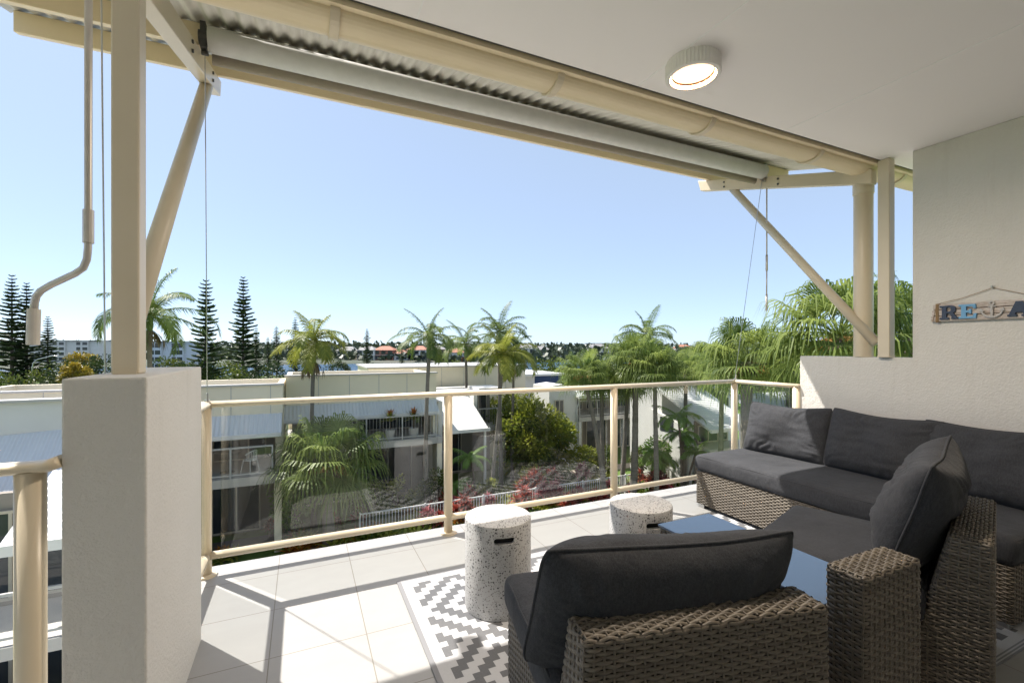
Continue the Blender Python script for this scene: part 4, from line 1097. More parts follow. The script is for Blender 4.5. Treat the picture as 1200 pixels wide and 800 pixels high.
def bush(name, label, cat, px, d, ytop, rx, mat, n=2400, ls=.16, seed=0, ybase=None, group=None, clumps=28, trunk=True, rz_=None):
    base = polar(px, d, terrain_z(*polar(px, d).xy)); h = hgt(ytop, d) - base.z
    t = thing(name, label, cat, base, 0, group)
    rzz = rz_ if rz_ else min(h*.5, rx*1.1)
    cz = h - rzz*1.05
    q = MB(); leafy(q, 0, 0, max(cz, rzz*.8), rx, rx, rzz, n, ls, clumps, seed); q.build('crown', M[mat], t)
    tr = MB(); rnd.seed(seed+1); ztop = max(cz, rzz*.8)
    tr.tube([(0, 0, -.1), (.05, .02, ztop*.5), (0, 0, ztop)], [.05+rx*.04, .04+rx*.03, .02], 8)
    for k in range(6):
        a = k*1.05 + .3; tr.tube([(.03, .02, ztop*.45), (math.cos(a)*rx*.35, math.sin(a)*rx*.35, ztop*.8), (math.cos(a)*rx*.65, math.sin(a)*rx*.65, ztop + rzz*.25)], [.03+rx*.015, .03, .012], 6)
    tr.build('trunk', M['bark_brown'], t, smooth=True)
    return t

# palms, left to right in the picture
G_ = 'palms in the garden'
palm('feather', 'tall feather palm with green crownshaft rising behind the steel post', 177, 24.5, 386, 1, 1.30, r=.13, extras=('dry',))
palm('lime', 'feather palm with yellowing fronds in front of the cream parapet', 367, 17.6, 424, 1, .78, r=.085, extras=('dry',))
palm('feather', 'tall slim feather palm rising above the railing left of the picture centre', 499, 18.5, 418, 2, .62, lean=(.12, .0), r=.085)
palm('feather', 'feather palm with a hanging cluster of red brown fruit', 546, 26.5, 420, 3, .74, r=.09, extras=('fruit',))
palm('feather', 'dark feather palm, tallest of the three above the yellow green tree', 586, 22.5, 408, 4, .74, r=.09, rz=.6)
palm('lime', 'lime green feather palm, brightest of the three above the yellow green tree', 577, 20.5, 436, 2, .86, lean=(.45, 0), r=.08)
palm('feather', 'small dark feather palm, rightmost of the three above the yellow green tree', 601, 23.5, 432, 5, .66, r=.075, extras=('dry',))
palm('fan', 'weeping fan palm with a trunk leaning left, first right of the yellow green tree', 710, 19.5, 438, 1, .68, lean=(-1.0, .2), r=.10, extras=('straw',))
palm('fan', 'weeping fan palm with straight trunk beside the middle railing post', 706, 21.0, 448, 2, .74, r=.11, rz=1.1)
palm('fan', 'short weeping fan palm with curved trunk right of the middle railing post', 729, 22.0, 452, 3, .68, lean=(.35, 0), r=.11, rz=2)
palm('fan', 'tall weeping fan palm with thick trunk in the middle of the palm row', 742, 20.0, 424, 4, .90, lean=(.15, 0), r=.14, rz=3, extras=('straw',))
palm('feather', 'feather palm whose top rises above the weeping fan palms', 757, 25.5, 410, 3, .80, r=.10, rz=2.2)
palm('fan', 'weeping fan palm with dark slender trunk behind the light green ferns', 803, 21.5, 438, 5, .76, r=.10, rz=.5)
palm('fan', 'weeping fan palm with a yellow flower skirt behind the railing corner', 876, 14.0, 424, 1, .86, r=.19, rz=2.6, extras=('straw', 'dry'))
palm('fan', 'big weeping fan palm with orange flower stalks behind the steel strut', 984, 11.5, 394, 2, 1.06, r=.17, rz=1.9, extras=('straw',))
palm('fan', 'fan palm seen in the gap between the right post and the wall', 1066, 12.5, 396, 4, .95, r=.15, rz=.4)
palm('fan', 'fan palm standing low behind the parapet right of the railing corner', 925, 17.5, 432, 3, .85, r=.15, rz=1.2)
palm('fan', 'short fan palm in front of the left apartment building with straw flowers', 386, 15.9, 545, 5, 1.12, r=.19, rz=.8, extras=('straw', 'dry'))
palm('fan', 'weeping fan palm screening the white side wall left of the tree ferns', 768, 19.0, 434, 1, .74, r=.10, rz=2.9)
palm('fan', 'weeping fan palm right of the tree ferns, just left of the railing corner', 846, 18.6, 436, 3, .72, r=.10, rz=.9, extras=('straw',))
palm('fan', 'slender fan palm far back between the fan palm row and the railing corner', 832, 27, 428, 2, 1.0, r=.10, rz=.1)

# norfolk pines
for i, (px, d, yt, vr, lb) in enumerate((
    (14, 60, 324, 0, 'dark norfolk pine at the left picture edge, the taller of the pair'),
    (31, 62, 333, 1, 'dark norfolk pine at the left picture edge, the shorter of the pair'),
    (56, 62, 372, 2, 'small thin norfolk pine left of the pier and the white apartments'),
    (241, 46, 330, 1, 'norfolk pine standing beside the guide cable right of the pier'),
    (285, 70, 326, 2, 'tall open norfolk pine alone against the sky behind the left parapet'),
    (300, 74, 384, 0, 'short dense norfolk pine at the foot of the tall open one'),
    (314, 86, 396, 1, 'small norfolk pine between the tall open pine and the yellowing palm'),
    (324, 108, 383, 2, 'far thin norfolk pine left of the yellowing palm'),
    (346, 96, 373, 0, 'norfolk pine with its tip just behind the yellowing palm'),
    (430, 112, 386, 1, 'small dark norfolk pine standing before the river'),
    (471, 118, 405, 2, 'bare topped norfolk pine before the houses with red roofs'))):
    norfolk(lb, px, d, yt, i*.7, .165 if vr else .15, vr)

# trees and shrubs
bush('garden_tree', 'dense yellow green leafy tree in the middle of the courtyard', 'tree', 622, 24.0, 468, 1.75, 'broad_yellow', 8500, .20, 41, clumps=70, rz_=1.85)
bush('garden_tree', 'smaller leafy tree attached right of the yellow green tree by the path', 'tree', 652, 25.0, 492, 1.2, 'broad_yellow', 3000, .20, 42, clumps=30)
bush('garden_tree', 'yellow topped leafy tree behind the yellow green tree under the palms', 'tree', 590, 26.5, 462, 1.2, 'broad_yellow', 2600, .2, 43)
for i, (px, d, yt, rx, mt, lb) in enumerate((
    (20, 50, 436, 3.4, 'broad', 'mid green tree at the far left edge under the dark pines'),
    (52, 64, 428, 3.6, 'broad_dark', 'dark rounded tree behind the street lamp'),
    (76, 52, 424, 2.6, 'broad_dark', 'dark tree to the left of the pier in front of the white apartments'),
    (96, 62, 413, 1.7, 'broad_gold', 'golden flowering tree left of the pier before the white apartments'),
    (91, 50, 425, 1.3, 'broad_gold', 'small golden flowering tree left of the pier'),
    (122, 58, 412, 2.4, 'broad_dark', 'dark tree just left of the square steel post'),
    (205, 60, 417, 2.2, 'broad', 'leafy tree in front of the white apartments right of the strut'),
    (222, 44, 424, 2.4, 'broad_dark', 'dark tree right of the pier behind the guide cable'),
    (258, 56, 420, 3.0, 'broad', 'leafy tree left of the tall open pine'),
    (276, 62, 428, 3.0, 'broad_dark', 'dark tree at the foot of the tall open pine'),
    (316, 80, 424, 3.2, 'broad_dark', 'dark tree below the small norfolk pine'),
    (396, 110, 424, 3.0, 'broad_dark', 'dark tree at the river edge behind the yellowing palm'),
    (505, 92, 428, 2.6, 'broad', 'green tree above the cream parapet at the river edge'),
    (530, 84, 421, 4.2, 'broad', 'wide green tree above the cream parapet before the houses'),
    (562, 70, 424, 2.8, 'broad', 'green tree under the palm with the fruit cluster'),
    (640, 60, 421, 2.7, 'broad', 'green tree behind the navy wall panel'),
    (686, 46, 424, 2.6, 'broad', 'green tree behind the first fan palms'),
    (776, 48, 420, 3.2, 'broad', 'green tree behind the fan palm row'),
    (812, 60, 410, 3.4, 'broad', 'tall green tree before the far suburb'),
    (846, 52, 416, 3.0, 'broad', 'green tree left of the railing corner in the distance'),
    (915, 40, 412, 2.6, 'broad', 'green tree behind the low fan palm near the parapet'),
    (948, 34, 424, 2.0, 'broad', 'green tree just above the parapet'),
    (1040, 30, 372, 2.2, 'broad_dark', 'leafy tree behind the right posts'))):
    bush('tree', lb, 'tree', px, d, yt, rx, mt, 1500, .34 if d > 40 else .26, 60+i, clumps=26)

def fern_palm(label, px, d, h, seed, n=11, L=1.3, mat='fern', stems=1):
    base = polar(px, d, GZ); t = thing('tree_fern', label, 'tree fern', base, 0, 'tree ferns in the courtyard')
    for k in range(stems):
        hh = h*(1 - .22*k); ln = ((k-.5)*.55, (k % 2)*.3)
        q, tp = trunk_mb(hh, .055, .045, ln, seed+k); q.build('trunk', M['bark_brown'], t, smooth=True)
        c = feather_crown(seed*3+k, n, L*(1-.1*k), .27, 50, .75, -.1, .019, .05); o = c.build('crown', M[mat], t); o.location = tp
    return t
fern_palm('light green tree ferns with three stems in front of the right building', 800, 20.2, 3.9, 31, 11, 1.35, stems=3)
fern_palm('small light green fern at the foot of the right building', 774, 21.0, 2.1, 35, 9, 1.1, stems=2)
fern_palm('pale green tree fern behind the second railing post', 557, 20.5, 2.05, 37, 11, 1.05)
fern_palm('pale green fern low behind the second railing post', 541, 19.5, 1.1, 38, 9, .8)

def rosette(seed, n, l, w, up=1.2, low=.1, stem=.0):
    rnd.seed(seed); q = MB()
    for k in range(n):
        az = k*2.4; f = k/n; el = up + (low-up)*f; d = Vector((math.cos(az)*math.cos(el), math.sin(az)*math.cos(el), math.sin(el)))
        blade(q, Vector((0, 0, stem*(1-.35*f))), d, Vector((0, 0, 1)), l*rnd.uniform(.75, 1.1), w, rnd.uniform(.1, .35))
    return q
def plant_proto(name, kind, mat, heads):
    t = thing(name, 'x', 'plant'); q = MB(); st = MB()
    for (x, y, z, sd) in heads:
        r_ = rosette(sd, 26 if kind == 'c' else 22, .42 if kind == 'c' else .5, .085, 1.3 if kind == 'c' else 1.1, -.1)
        for v_ in range(len(r_.v)): r_.v[v_] = (r_.v[v_][0]+x, r_.v[v_][1]+y, r_.v[v_][2]+z)
        n = len(q.v); q.v += r_.v; q.f += [[i+n for i in f] for f in r_.f]; q.t += r_.t; q.m += r_.m
        st.tube([(x*.4, y*.4, -.05), (x, y, z+.05)], .022, 6)
    q.build('leaves', M[mat], t); st.build('stem', M['bark_brown'], t); return t
heads_c = [(0, 0, .95, 1), (.22, .1, .7, 2), (-.2, .12, .62, 3), (.08, -.22, .5, 4), (-.12, -.18, .82, 5)]
heads_b = [(0, 0, .12, 6), (.3, .1, .10, 7), (-.25, .2, .12, 8)]
kinds = {
 'red': ('cordyline', 'c', 'red_leaf', heads_c, 'red leaved cordyline shrub in the courtyard bed', 'red cordylines in the courtyard bed'),
 'pink': ('cordyline', 'c', 'pink_leaf', heads_c, 'pink leaved cordyline shrub beside the courtyard fence', 'pink cordylines beside the courtyard fence'),
 'orange': ('bromeliad', 'b', 'orange_leaf', heads_b, 'low orange bromeliad in the courtyard bed', 'orange bromeliads in the courtyard bed'),
 'lime': ('strap_leaf_plant', 'b', 'lime_leaf', heads_b, 'low lime green strap leaved plant in the courtyard bed', 'lime strap leaved plants in the courtyard bed'),
}
pp = {}
rnd2 = random.Random(8)
def put(kind, px, d, s=1.0):
    if kind in ('red', 'pink') and px < 860 and rnd2.random() < .38: kind = rnd2.choice(['lime', 'orange', 'lime'])
    px += rnd2.uniform(-12, 12); d += rnd2.uniform(-.7, .9); s *= rnd2.uniform(.8, 1.15)
    nm, kd, mt, hd, lb, gp = kinds[kind]; loc = polar(px, d, GZ)
    if kind not in pp:
        pp[kind] = plant_proto(nm, kd, mt, hd); t = pp[kind]; t.location = loc; t['label'] = lb; t['group'] = gp; t.scale = (s,)*3; t.rotation_euler = (0, 0, rnd2.uniform(0, 6))
    else: dup(pp[kind], loc, rnd2.uniform(0, 6), lb, gp, s)
for px, d, s in ((536, 17.3, 1.0), (528, 18.2, .9), (512, 17.6, .8), (545, 18.6, 1.0), (560, 18.3, 1.1), (682, 20.2, .9), (735, 20.8, .9), (757, 20.8, 1.0), (770, 20.9, 1.0), (783, 20.4, 1.1), (826, 20.3, 1.1), (838, 20.2, 1.0), (848, 19.7, 1.1), (256, 14.6, .7), (262, 15.4, .8), (248, 14.3, .6), (318, 16.6, .6)): put('red', px, d, s)
for px, d, s in ((486, 17.5, 1.0), (500, 17.2, .9), (575, 18.2, 1.0), (592, 18.6, .9), (670, 20.5, .9), (700, 20.0, .9), (716, 20.4, 1.0)): put('pink', px, d, s)
for px, d, s in ((346, 16.4, .9), (358, 15.6, 1.0), (372, 15.4, .9), (405, 15.6, 1.1), (415, 16.3, .9), (440, 17.0, .8), (610, 19.0, .8), (628, 19.8, .8), (645, 20.5, .8), (738, 18.9, .9), (748, 19.1, .9)): put('orange', px, d, s)
for px, d, s in ((365, 15.2, 1.0), (395, 15.0, 1.2), (420, 15.5, 1.1), (445, 16.3, 1.0), (470, 16.4, 1.1), (587, 19.4, 1.5), (640, 17.8, 1.0), (668, 18.2, 1.1), (690, 18.4, 1.0), (800, 18.8, 1.0), (700, 22.6, 1.5), (690, 23.6, 1.4)): put('lime', px, d, s)
for px, d, s in ((470, 17.0, .8), (520, 16.6, .9), (553, 17.0, 1.0), (600, 17.6, .9), (620, 18.0, 1.0), (655, 18.3, .9), (705, 18.8, 1.0), (690, 21.5, 1.0), (722, 19.2, .9), (815, 20.6, 1.2), (790, 20.2, .9), (856, 19.2, 1.0), (765, 19.4, .9), (380, 16.6, .8), (425, 16.8, .8), (870, 17.5, 1.2), (880, 17.0, 1.2)): put('red', px, d, s)
for px, d, s in ((520, 18.0, 1.0), (548, 17.6, .9), (565, 17.3, .8), (630, 18.8, 1.0), (655, 19.4, .9), (728, 20.0, 1.0), (780, 19.6, .9)): put('pink', px, d, s)
for px, d, s in ((455, 15.4, 1.3), (480, 15.6, 1.4), (505, 15.8, 1.3), (530, 15.7, 1.3), (556, 16.0, 1.4), (580, 16.2, 1.3), (605, 16.4, 1.4), (632, 16.6, 1.3), (658, 16.9, 1.4), (682, 17.2, 1.4), (735, 17.7, 1.3), (760, 18.0, 1.4), (785, 18.2, 1.3), (810, 18.5, 1.4), (410, 15.0, 1.3), (436, 15.2, 1.2), (340, 15.2, 1.2)): put('lime', px, d, s)
for i, (px, d, yt, rx, mt, lb) in enumerate((
    (345, 16.3, 560, .75, 'fern', 'fine leaved pale shrub left of the short fan palm trunk'),
    (432, 17.2, 562, .7, 'broad', 'green shrub right of the short fan palm trunk'),
    (466, 18.4, 560, .6, 'broad_yellow', 'yellow green shrub before the long building'),
    (508, 18.8, 552, .6, 'broad', 'rounded green shrub beside the slim palm trunk'),
    (575, 20.0, 560, .5, 'broad_yellow', 'small lime shrub at the foot of the pale fern'),
    (686, 23.5, 520, .7, 'broad_yellow', 'yellow green shrub left of the balcony pillar'),
    (706, 24.0, 523, .7, 'broad', 'green shrub below the dark balcony'),
    (752, 24.0, 520, .6, 'broad', 'green shrub behind the palm trunks by the path'),
    (768, 22.3, 512, .7, 'fern', 'bright leafy shrub left of the tree ferns'),
    (625, 21.2, 548, .8, 'broad', 'low green shrub in front of the yellow green tree'),
    (655, 21.8, 545, .7, 'broad', 'low green shrub right of the yellow green tree'))):
    bush('shrub', lb, 'shrub', px, d, yt, rx, mt, 900, .13, 300+i, clumps=16)
for i in range(34):
    px = rnd2.uniform(560, 700); put(rnd2.choice(['lime', 'orange', 'lime', 'red', 'pink']), px, 18.3 + (px-560)*.008 + rnd2.uniform(.2, 3.4), rnd2.uniform(.7, 1.15))
for i in range(12):
    px = rnd2.uniform(432, 540); put(rnd2.choice(['lime', 'orange', 'lime', 'red']), px, 17.6 + rnd2.uniform(0, 1.4), rnd2.uniform(.7, 1.1))
# mixed ground cover too dense to count along the fence
rnd.seed(77); q = MB()
for i in range(9000):
    x = rnd.uniform(1.8, 21); y = rnd.choice([rnd.uniform(14.2, 16.9), rnd.uniform(16.2, 17.0), rnd.uniform(17.4, 18.1) if x > 7 else rnd.uniform(15, 16.9)])
    hgt_ = .15 + .5*max(0, noise.noise(Vector((x*.8, y*.8, 2)))+.2)
    p = Vector((x, y, GZ + rnd.uniform(0, hgt_)))
    blade(q, p, Vector((rnd.gauss(0, 1), rnd.gauss(0, 1), rnd.uniform(.2, 1.4))), Vector((0, 0, 1)), .24, .09, .2, .35 + .9*noise.noise(Vector((x*.6, y*.6, 7))))
tag(q.build('ground_cover', M['broad_yellow']), 'low mixed green planting covering the beds along the courtyard fence', 'planting', kind='stuff')
rnd.seed(78); q = MB()
for i in range(26000):
    px = rnd.uniform(-160, 1360); d = rnd.choice([rnd.uniform(266, 330), rnd.uniform(330, 430), rnd.uniform(430, 640)])
    c = polar(px, d); z = terrain_z(c.x, c.y)
    hh = (3.5 if d < 330 else 7.5) + 4.5*max(0, noise.noise(Vector((c.x*.015, c.y*.015, 3)))+.25)
    p = Vector((c.x, c.y, z + rnd.uniform(0, hh)))
    blade(q, p, Vector((rnd.gauss(0, 1), rnd.gauss(0, 1), rnd.gauss(.4, 1))), Vector((rnd.gauss(0, 1), rnd.gauss(0, 1), rnd.gauss(0, 1))), 3.8, 3.0, .1, .4 + noise.noise(Vector((c.x*.02, c.y*.02, 9))))
tag(q.build('far_woodland', M['far_leaf']), 'dark tree belt across the river along the horizon', 'woodland', kind='stuff')
# ------------------------------------------------------------------ buildings
def win(parent, x0, x1, y, z0, z1, nx=2, depth=0.06, glass='window', curtain=False):
    """a glazed opening facing the viewer (towards -Y) at plane y"""
    f = MB(); w = .05
    f.box(x0, x1, y-depth, y, z0, z0+w); f.box(x0, x1, y-depth, y, z1-w, z1)
    for i in range(nx+1):
        x = x0 + (x1-x0-w)*i/nx; f.box(x, x+w, y-depth+.002, y-.002, z0+w, z1-w)
    o = f.build('window', M['frame'], parent, world=True)
    g = MB(); g.box(x0+w*.5, x1-w*.5, y-.03, y-.022, z0+w*.5, z1-w*.5); g.build('pane', M[glass], o, world=True)
    if curtain:
        g = MB(); n = 10; xx = x0 + (x1-x0)*.62
        for i in range(n): a = xx + (x1-xx-w)*i/n; g.box(a, a+(x1-xx)/n*.8, y-.0215, y-.012, z0+w, z1-w)
        g.build('curtain', M['curtain'], o, world=True)
    return o
M['rail_grey'] = pmat('balcony_rail_paint', (0.46, 0.45, 0.43), (0.40, 0.39, 0.37), 0.5, 3)
def railing(parent, x0, x1, y, z, h=1.0, step=.13, glass=False):
    q = MB(); q.box(x0, x1, y-.025, y+.025, z+h-.05, z+h); q.box(x0, x1, y-.02, y+.02, z+.08, z+.12)
    n = max(1, round((x1-x0)/1.3))
    for i in range(n+1): x = x0 + (x1-x0-.05)*i/n; q.box(x, x+.05, y-.024, y+.024, z, z+h-.05)
    if not glass:
        m_ = int((x1-x0)/step)
        for i in range(1, m_): x = x0 + (x1-x0)*i/m_; q.box(x-.005, x+.005, y-.005, y+.005, z+.12, z+h-.05)
    o = q.build('railing', M['rail_grey'], parent, world=True)
    if glass: g = MB(); g.box(x0+.06, x1-.06, y-.005, y+.005, z+.13, z+h-.06); g.build('pane', M['glass'], o, world=True)
def part(name, mat, parent, *boxes):
    q = MB()
    for b_ in boxes: q.box(*b_)
    return q.build(name, M[mat], parent, world=True)
def slope(name, mat, parent, x0, x1, ya, za, yb, zb, th=.08):
    """roof plane running from front edge (ya, za) up to back edge (yb, zb)"""
    q = MB(); q.hexa([(x0, ya, za-th), (x1, ya, za-th), (x1, yb, zb-th), (x0, yb, zb-th), (x0, ya, za), (x1, ya, za), (x1, yb, zb), (x0, yb, zb)])
    return q.build(name, M[mat], parent, world=True)

def terrace_block(label, x0, x1, y, ztop, zsk1, zsk0, zfl, dep=4.0, wall='render_cream', gap=1.7, glazed=False):
    """two storeys: parapet, sheet metal skirt roof, recessed balcony, recessed ground floor"""
    t = thing('apartment_building', label, 'building', ((x0+x1)/2, y, GZ))
    part('parapet_wall', wall, t, (x0, x1, y, y+.2, zsk1, ztop-.06), (x0, x1, y+dep-.2, y+dep, GZ, ztop-.06), (x0, x0+.2, y+.2, y+dep-.2, zsk1, ztop-.06), (x1-.2, x1, y+.2, y+dep-.2, GZ, ztop-.06))
    part('parapet_cap', 'cap_metal', t, (x0-.05, x1+.05, y-.07, y+.26, ztop-.06, ztop))
    q = MB()
    x = x0 + 1.2
    while x < x1 - .3: q.box(x-.012, x+.012, y-.008, y, zsk1, ztop-.06); x += 1.2
    q.build('cladding_joint', M['cap_metal'], t, world=True)
    part('flat_roof', 'cap_metal', t, (x0+.2, x1-.2, y+.2, y+dep-.2, ztop-.7, ztop-.6))
    slope('skirt_roof', 'skirt_x', t, x0-.1, x1-.02, y-.55, zsk0, y, zsk1)
    part('gutter', 'white_metal', t, (x0-.1, x1-.02, y-.65, y-.55, zsk0-.12, zsk0+.01))
    part('soffit', 'cap_metal', t, (x0, x1-.02, y-.55, y+gap, zsk0-.16, zsk0-.1))
    part('balcony_slab', 'slab', t, (x0, x1, y-1.0, y+dep-.22, zfl-.28, zfl))
    part('side_wall', wall, t, (x1-.22, x1, y-.9, y+dep-.21, GZ, zfl-.285)); part('pillar', wall, t, (x1-.22, x1, y-.2, y+.0, zfl, zsk0-.165)); part('side_wall', wall, t, (x0, x0+.2, y-.9, y+dep-.21, GZ, zfl-.285))
    railing(t, x0+.05, x1-.25, y-.95, zfl, glass=glazed)
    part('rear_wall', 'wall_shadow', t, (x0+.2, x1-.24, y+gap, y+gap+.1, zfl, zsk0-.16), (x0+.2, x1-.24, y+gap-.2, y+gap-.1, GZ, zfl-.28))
    n = max(1, round((x1-x0-.8)/2.2)); w = (x1-x0-.9)/n
    for i in range(n):
        a = x0 + .4 + i*w
        win(t, a+.1, a+w-.12, y+gap-.003, zfl+.02, zsk0-.3, 3, curtain=i % 2 == 0)
        win(t, a+.1, a+w-.3, y+gap-.203, GZ+.05, zfl-.5, 2, curtain=i % 2 == 1)
    return t
tA = terrace_block('two storey apartment building with white ribbed roof skirt behind the left railing bay', -9.4, -.62, 18.2, .03, -1.02, -1.62, -2.95, glazed=True)
tB = terrace_block('long two storey apartment building behind the short fan palm', -.58, 5.55, 20.2, .20, -1.02, -1.50, -2.55)
# cream upper block further back
t = thing('apartment_building', 'plain cream clad upper block beyond the long building, below the river', 'building', (8, 27, GZ))
part('wall', 'render_cream', t, (3.4, 13.2, 26.5, 32, GZ, .12)); part('parapet_cap', 'cap_metal', t, (3.3, 13.3, 26.4, 32.1, .12, .20))
q = MB()
for x in (4.8, 6.2, 7.6, 9.0, 10.4, 11.8): q.box(x-.012, x+.012, 26.49, 26.5, GZ, .12)
q.build('cladding_joint', M['cap_metal'], t, world=True)
# middle building with white skillion roof
t = thing('apartment_building', 'white building with sloping porch roof behind the second railing post', 'building', (7.6, 22, GZ))
part('wall', 'render_white', t, (5.75, 5.95, 20.6, 26, GZ, -1.2), (6.1, 9.6, 25.2, 26, GZ, -1.0))
part('wing_wall', 'render_white', t, (8.15, 8.35, 22.4, 24, -3.0, -.96))
part('rear_wall', 'wall_shadow', t, (5.95, 9.7, 24.0, 24.1, GZ, -1.0))
slope('porch_roof', 'roof_white', t, 6.05, 8.13, 20.3, -2.55, 24.0, -.95, .1); part('gutter', 'white_metal', t, (6.0, 8.2, 20.2, 20.3, -2.68, -2.53))
slope('side_roof', 'roof_white', t, 3.9, 5.73, 21.2, -1.75, 23.8, -1.0, .1); part('side_gutter', 'white_metal', t, (3.9, 5.73, 21.1, 21.2, -1.86, -1.72))
part('upper_slab', 'slab', t, (4.6, 5.73, 21.2, 23.8, -3.1, -2.9), (8.4, 9.75, 22.4, 24.0, -3.1, -2.9)); railing(t, 4.65, 5.7, 21.25, -2.9, glass=True); railing(t, 8.42, 9.6, 22.45, -2.9)
part('post', 'white_metal', t, (9.62, 9.74, 22.4, 22.52, GZ, -.95)); part('flat_roof', 'roof_white', t, (8.37, 9.8, 22.2, 24.0, -.95, -.82))
part('porch_post', 'white_metal', t, (8.0, 8.1, 20.5, 20.6, GZ, -2.62)); part('stair_flank', 'render_white', t, (6.0, 6.12, 20.5, 22.5, GZ, -3.6))
win(t, 6.2, 8.0, 23.997, GZ+.1, -3.2, 2); win(t, 8.5, 9.5, 23.997, -2.85, -1.2, 2); win(t, 4.7, 5.7, 23.9, -2.85, -1.4, 1)
# white block with navy panels
t = thing('apartment_building', 'white building with navy blue end wall behind the palms', 'building', (14, 28, GZ))
part('wall', 'render_white', t, (10.4, 14.4, 27.5, 34, GZ, -.62)); part('roof', 'roof_white', t, (10.0, 16.7, 27.2, 34.2, -.62, -.48))
part('navy_wall', 'blue_panel', t, (14.4, 16.6, 27.6, 34, GZ, -.62)); part('balcony_front', 'render_white', t, (14.3, 16.1, 26.5, 27.49, -3.2, -2.0))
win(t, 12.8, 13.3, 27.497, -2.7, -1.9, 1); win(t, 11.0, 12.0, 27.497, -5.4, -3.6, 2)
slope('carport_roof', 'roof_white', t, 8.9, 12.4, 26.6, -.55, 27.48, -.35, .08)
# gabled white building with balconies behind the fan palms
t = thing('apartment_building', 'white gabled building with dark balconies behind the fan palm row', 'building', (17, 23, GZ))
q = MB(); q.prism([(13.0, GZ), (14.9, GZ), (14.9, -1.35), (13.9, -.85), (13.0, -.95)], lambda a, b_, tt: (a, tt, b_), 23.0, 25); q.build('gable_wall', M['render_white'], t, world=True)
win(t, 13.35, 13.95, 22.997, -2.6, -1.75, 2)
slope('roof', 'roof_white', t, 14.7, 21.5, 22.6, -1.55, 25.6, -1.2, .1); part('gutter', 'white_metal', t, (14.7, 21.5, 22.5, 22.6, -1.68, -1.53))
q = MB(); q.tube([(14.95, 22.93, -1.6), (15.0, 22.95, -2.0), (14.86, 22.95, -2.3), (14.86, 22.95, GZ)], .05, 8); q.build('downpipe', M['white_metal'], t, world=True)
part('balcony_slab', 'slab', t, (14.92, 21.5, 22.8, 25.5, -3.1, -2.85)); railing(t, 14.95, 21.4, 22.85, -2.85)
part('rear_wall', 'wall_shadow', t, (14.95, 21.5, 25.5, 25.6, GZ, -1.4)); part('pillar', 'render_white', t, (14.92, 15.1, 22.82, 23.0, GZ, -3.1), (18.2, 18.4, 22.82, 23.0, GZ, -3.1), (21.3, 21.5, 22.82, 23.0, GZ, -1.6))
for a in (15.3, 17.2, 19.2): win(t, a, a+1.6, 25.497, -2.8, -1.7, 2, curtain=a > 16); win(t, a, a+1.6, 25.49, GZ+.05, -3.4, 2, curtain=a < 16)
# right building with sunlit side wall
t = thing('apartment_building', 'white building with sunlit sloping roof and glass bay behind the tree ferns', 'building', (18, 17, GZ))
q = MB(); q.prism([(15.2, GZ), (19.5, GZ), (19.5, -1.0), (15.2, -3.1)][:0] + [(16.0, GZ), (18.6, GZ), (18.6, -1.9), (16.0, -2.55)], lambda a, b_, tt: (tt, a, b_), 16.6, 16.8); q.build('side_wall', M['render_white'], t, world=True)
slope('roof', 'skirt_y', t, 16.4, 19.3, 14.6, -2.35, 18.0, -.7, .1); part('gutter', 'white_metal', t, (16.4, 19.3, 14.5, 14.6, -2.48, -2.33))
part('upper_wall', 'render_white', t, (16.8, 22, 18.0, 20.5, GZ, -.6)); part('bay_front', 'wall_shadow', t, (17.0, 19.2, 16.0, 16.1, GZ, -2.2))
part('balcony_slab', 'slab', t, (16.6, 21.8, 14.8, 16.0, -3.55, -3.3)); part('blue_wall', 'blue_panel', t, (18.4, 19.0, 15.97, 16.0, GZ, -3.55))
win(t, 17.1, 18.3, 15.99, GZ+.1, -3.65, 2); win(t, 17.1, 19.1, 15.99, -3.25, -2.4, 3); win(t, 19.4, 21.6, 17.99, -3.2, -.9, 3)
railing(t, 19.3, 21.7, 14.85, -3.3, glass=True); part('pillar', 'render_white', t, (16.62, 16.78, 14.82, 14.98, GZ, -3.55), (21.5, 21.7, 14.82, 14.98, GZ, -3.55))
part('side_window', 'window', t, (16.58, 16.597, 17.0, 17.9, -2.9, -2.2)); part('low_wall', 'wall_shadow', t, (16.56, 16.598, 17.3, 18.2, GZ, -3.4))
# building beyond the railing corner
t = thing('house', 'white house with shallow grey roof just beyond the railing corner', 'house', (15, 12, GZ))
part('wall', 'render_white', t, (15.6, 21, 11.2, 12.5, GZ, -1.3)); slope('roof', 'skirt_x', t, 15.2, 21.4, 10.6, -1.2, 12.7, -.55, .1); part('fascia', 'white_metal', t, (15.2, 21.4, 10.5, 10.6, -1.35, -1.17))
part('window_band', 'wall_shadow', t, (15.7, 20.2, 11.18, 11.197, -2.6, -1.4)); win(t, 15.8, 17.8, 11.175, -2.55, -1.45, 3); win(t, 18.1, 20.1, 11.175, -2.55, -1.45, 3); win(t, 16.0, 18.8, 11.195, -5.0, -3.2, 3)
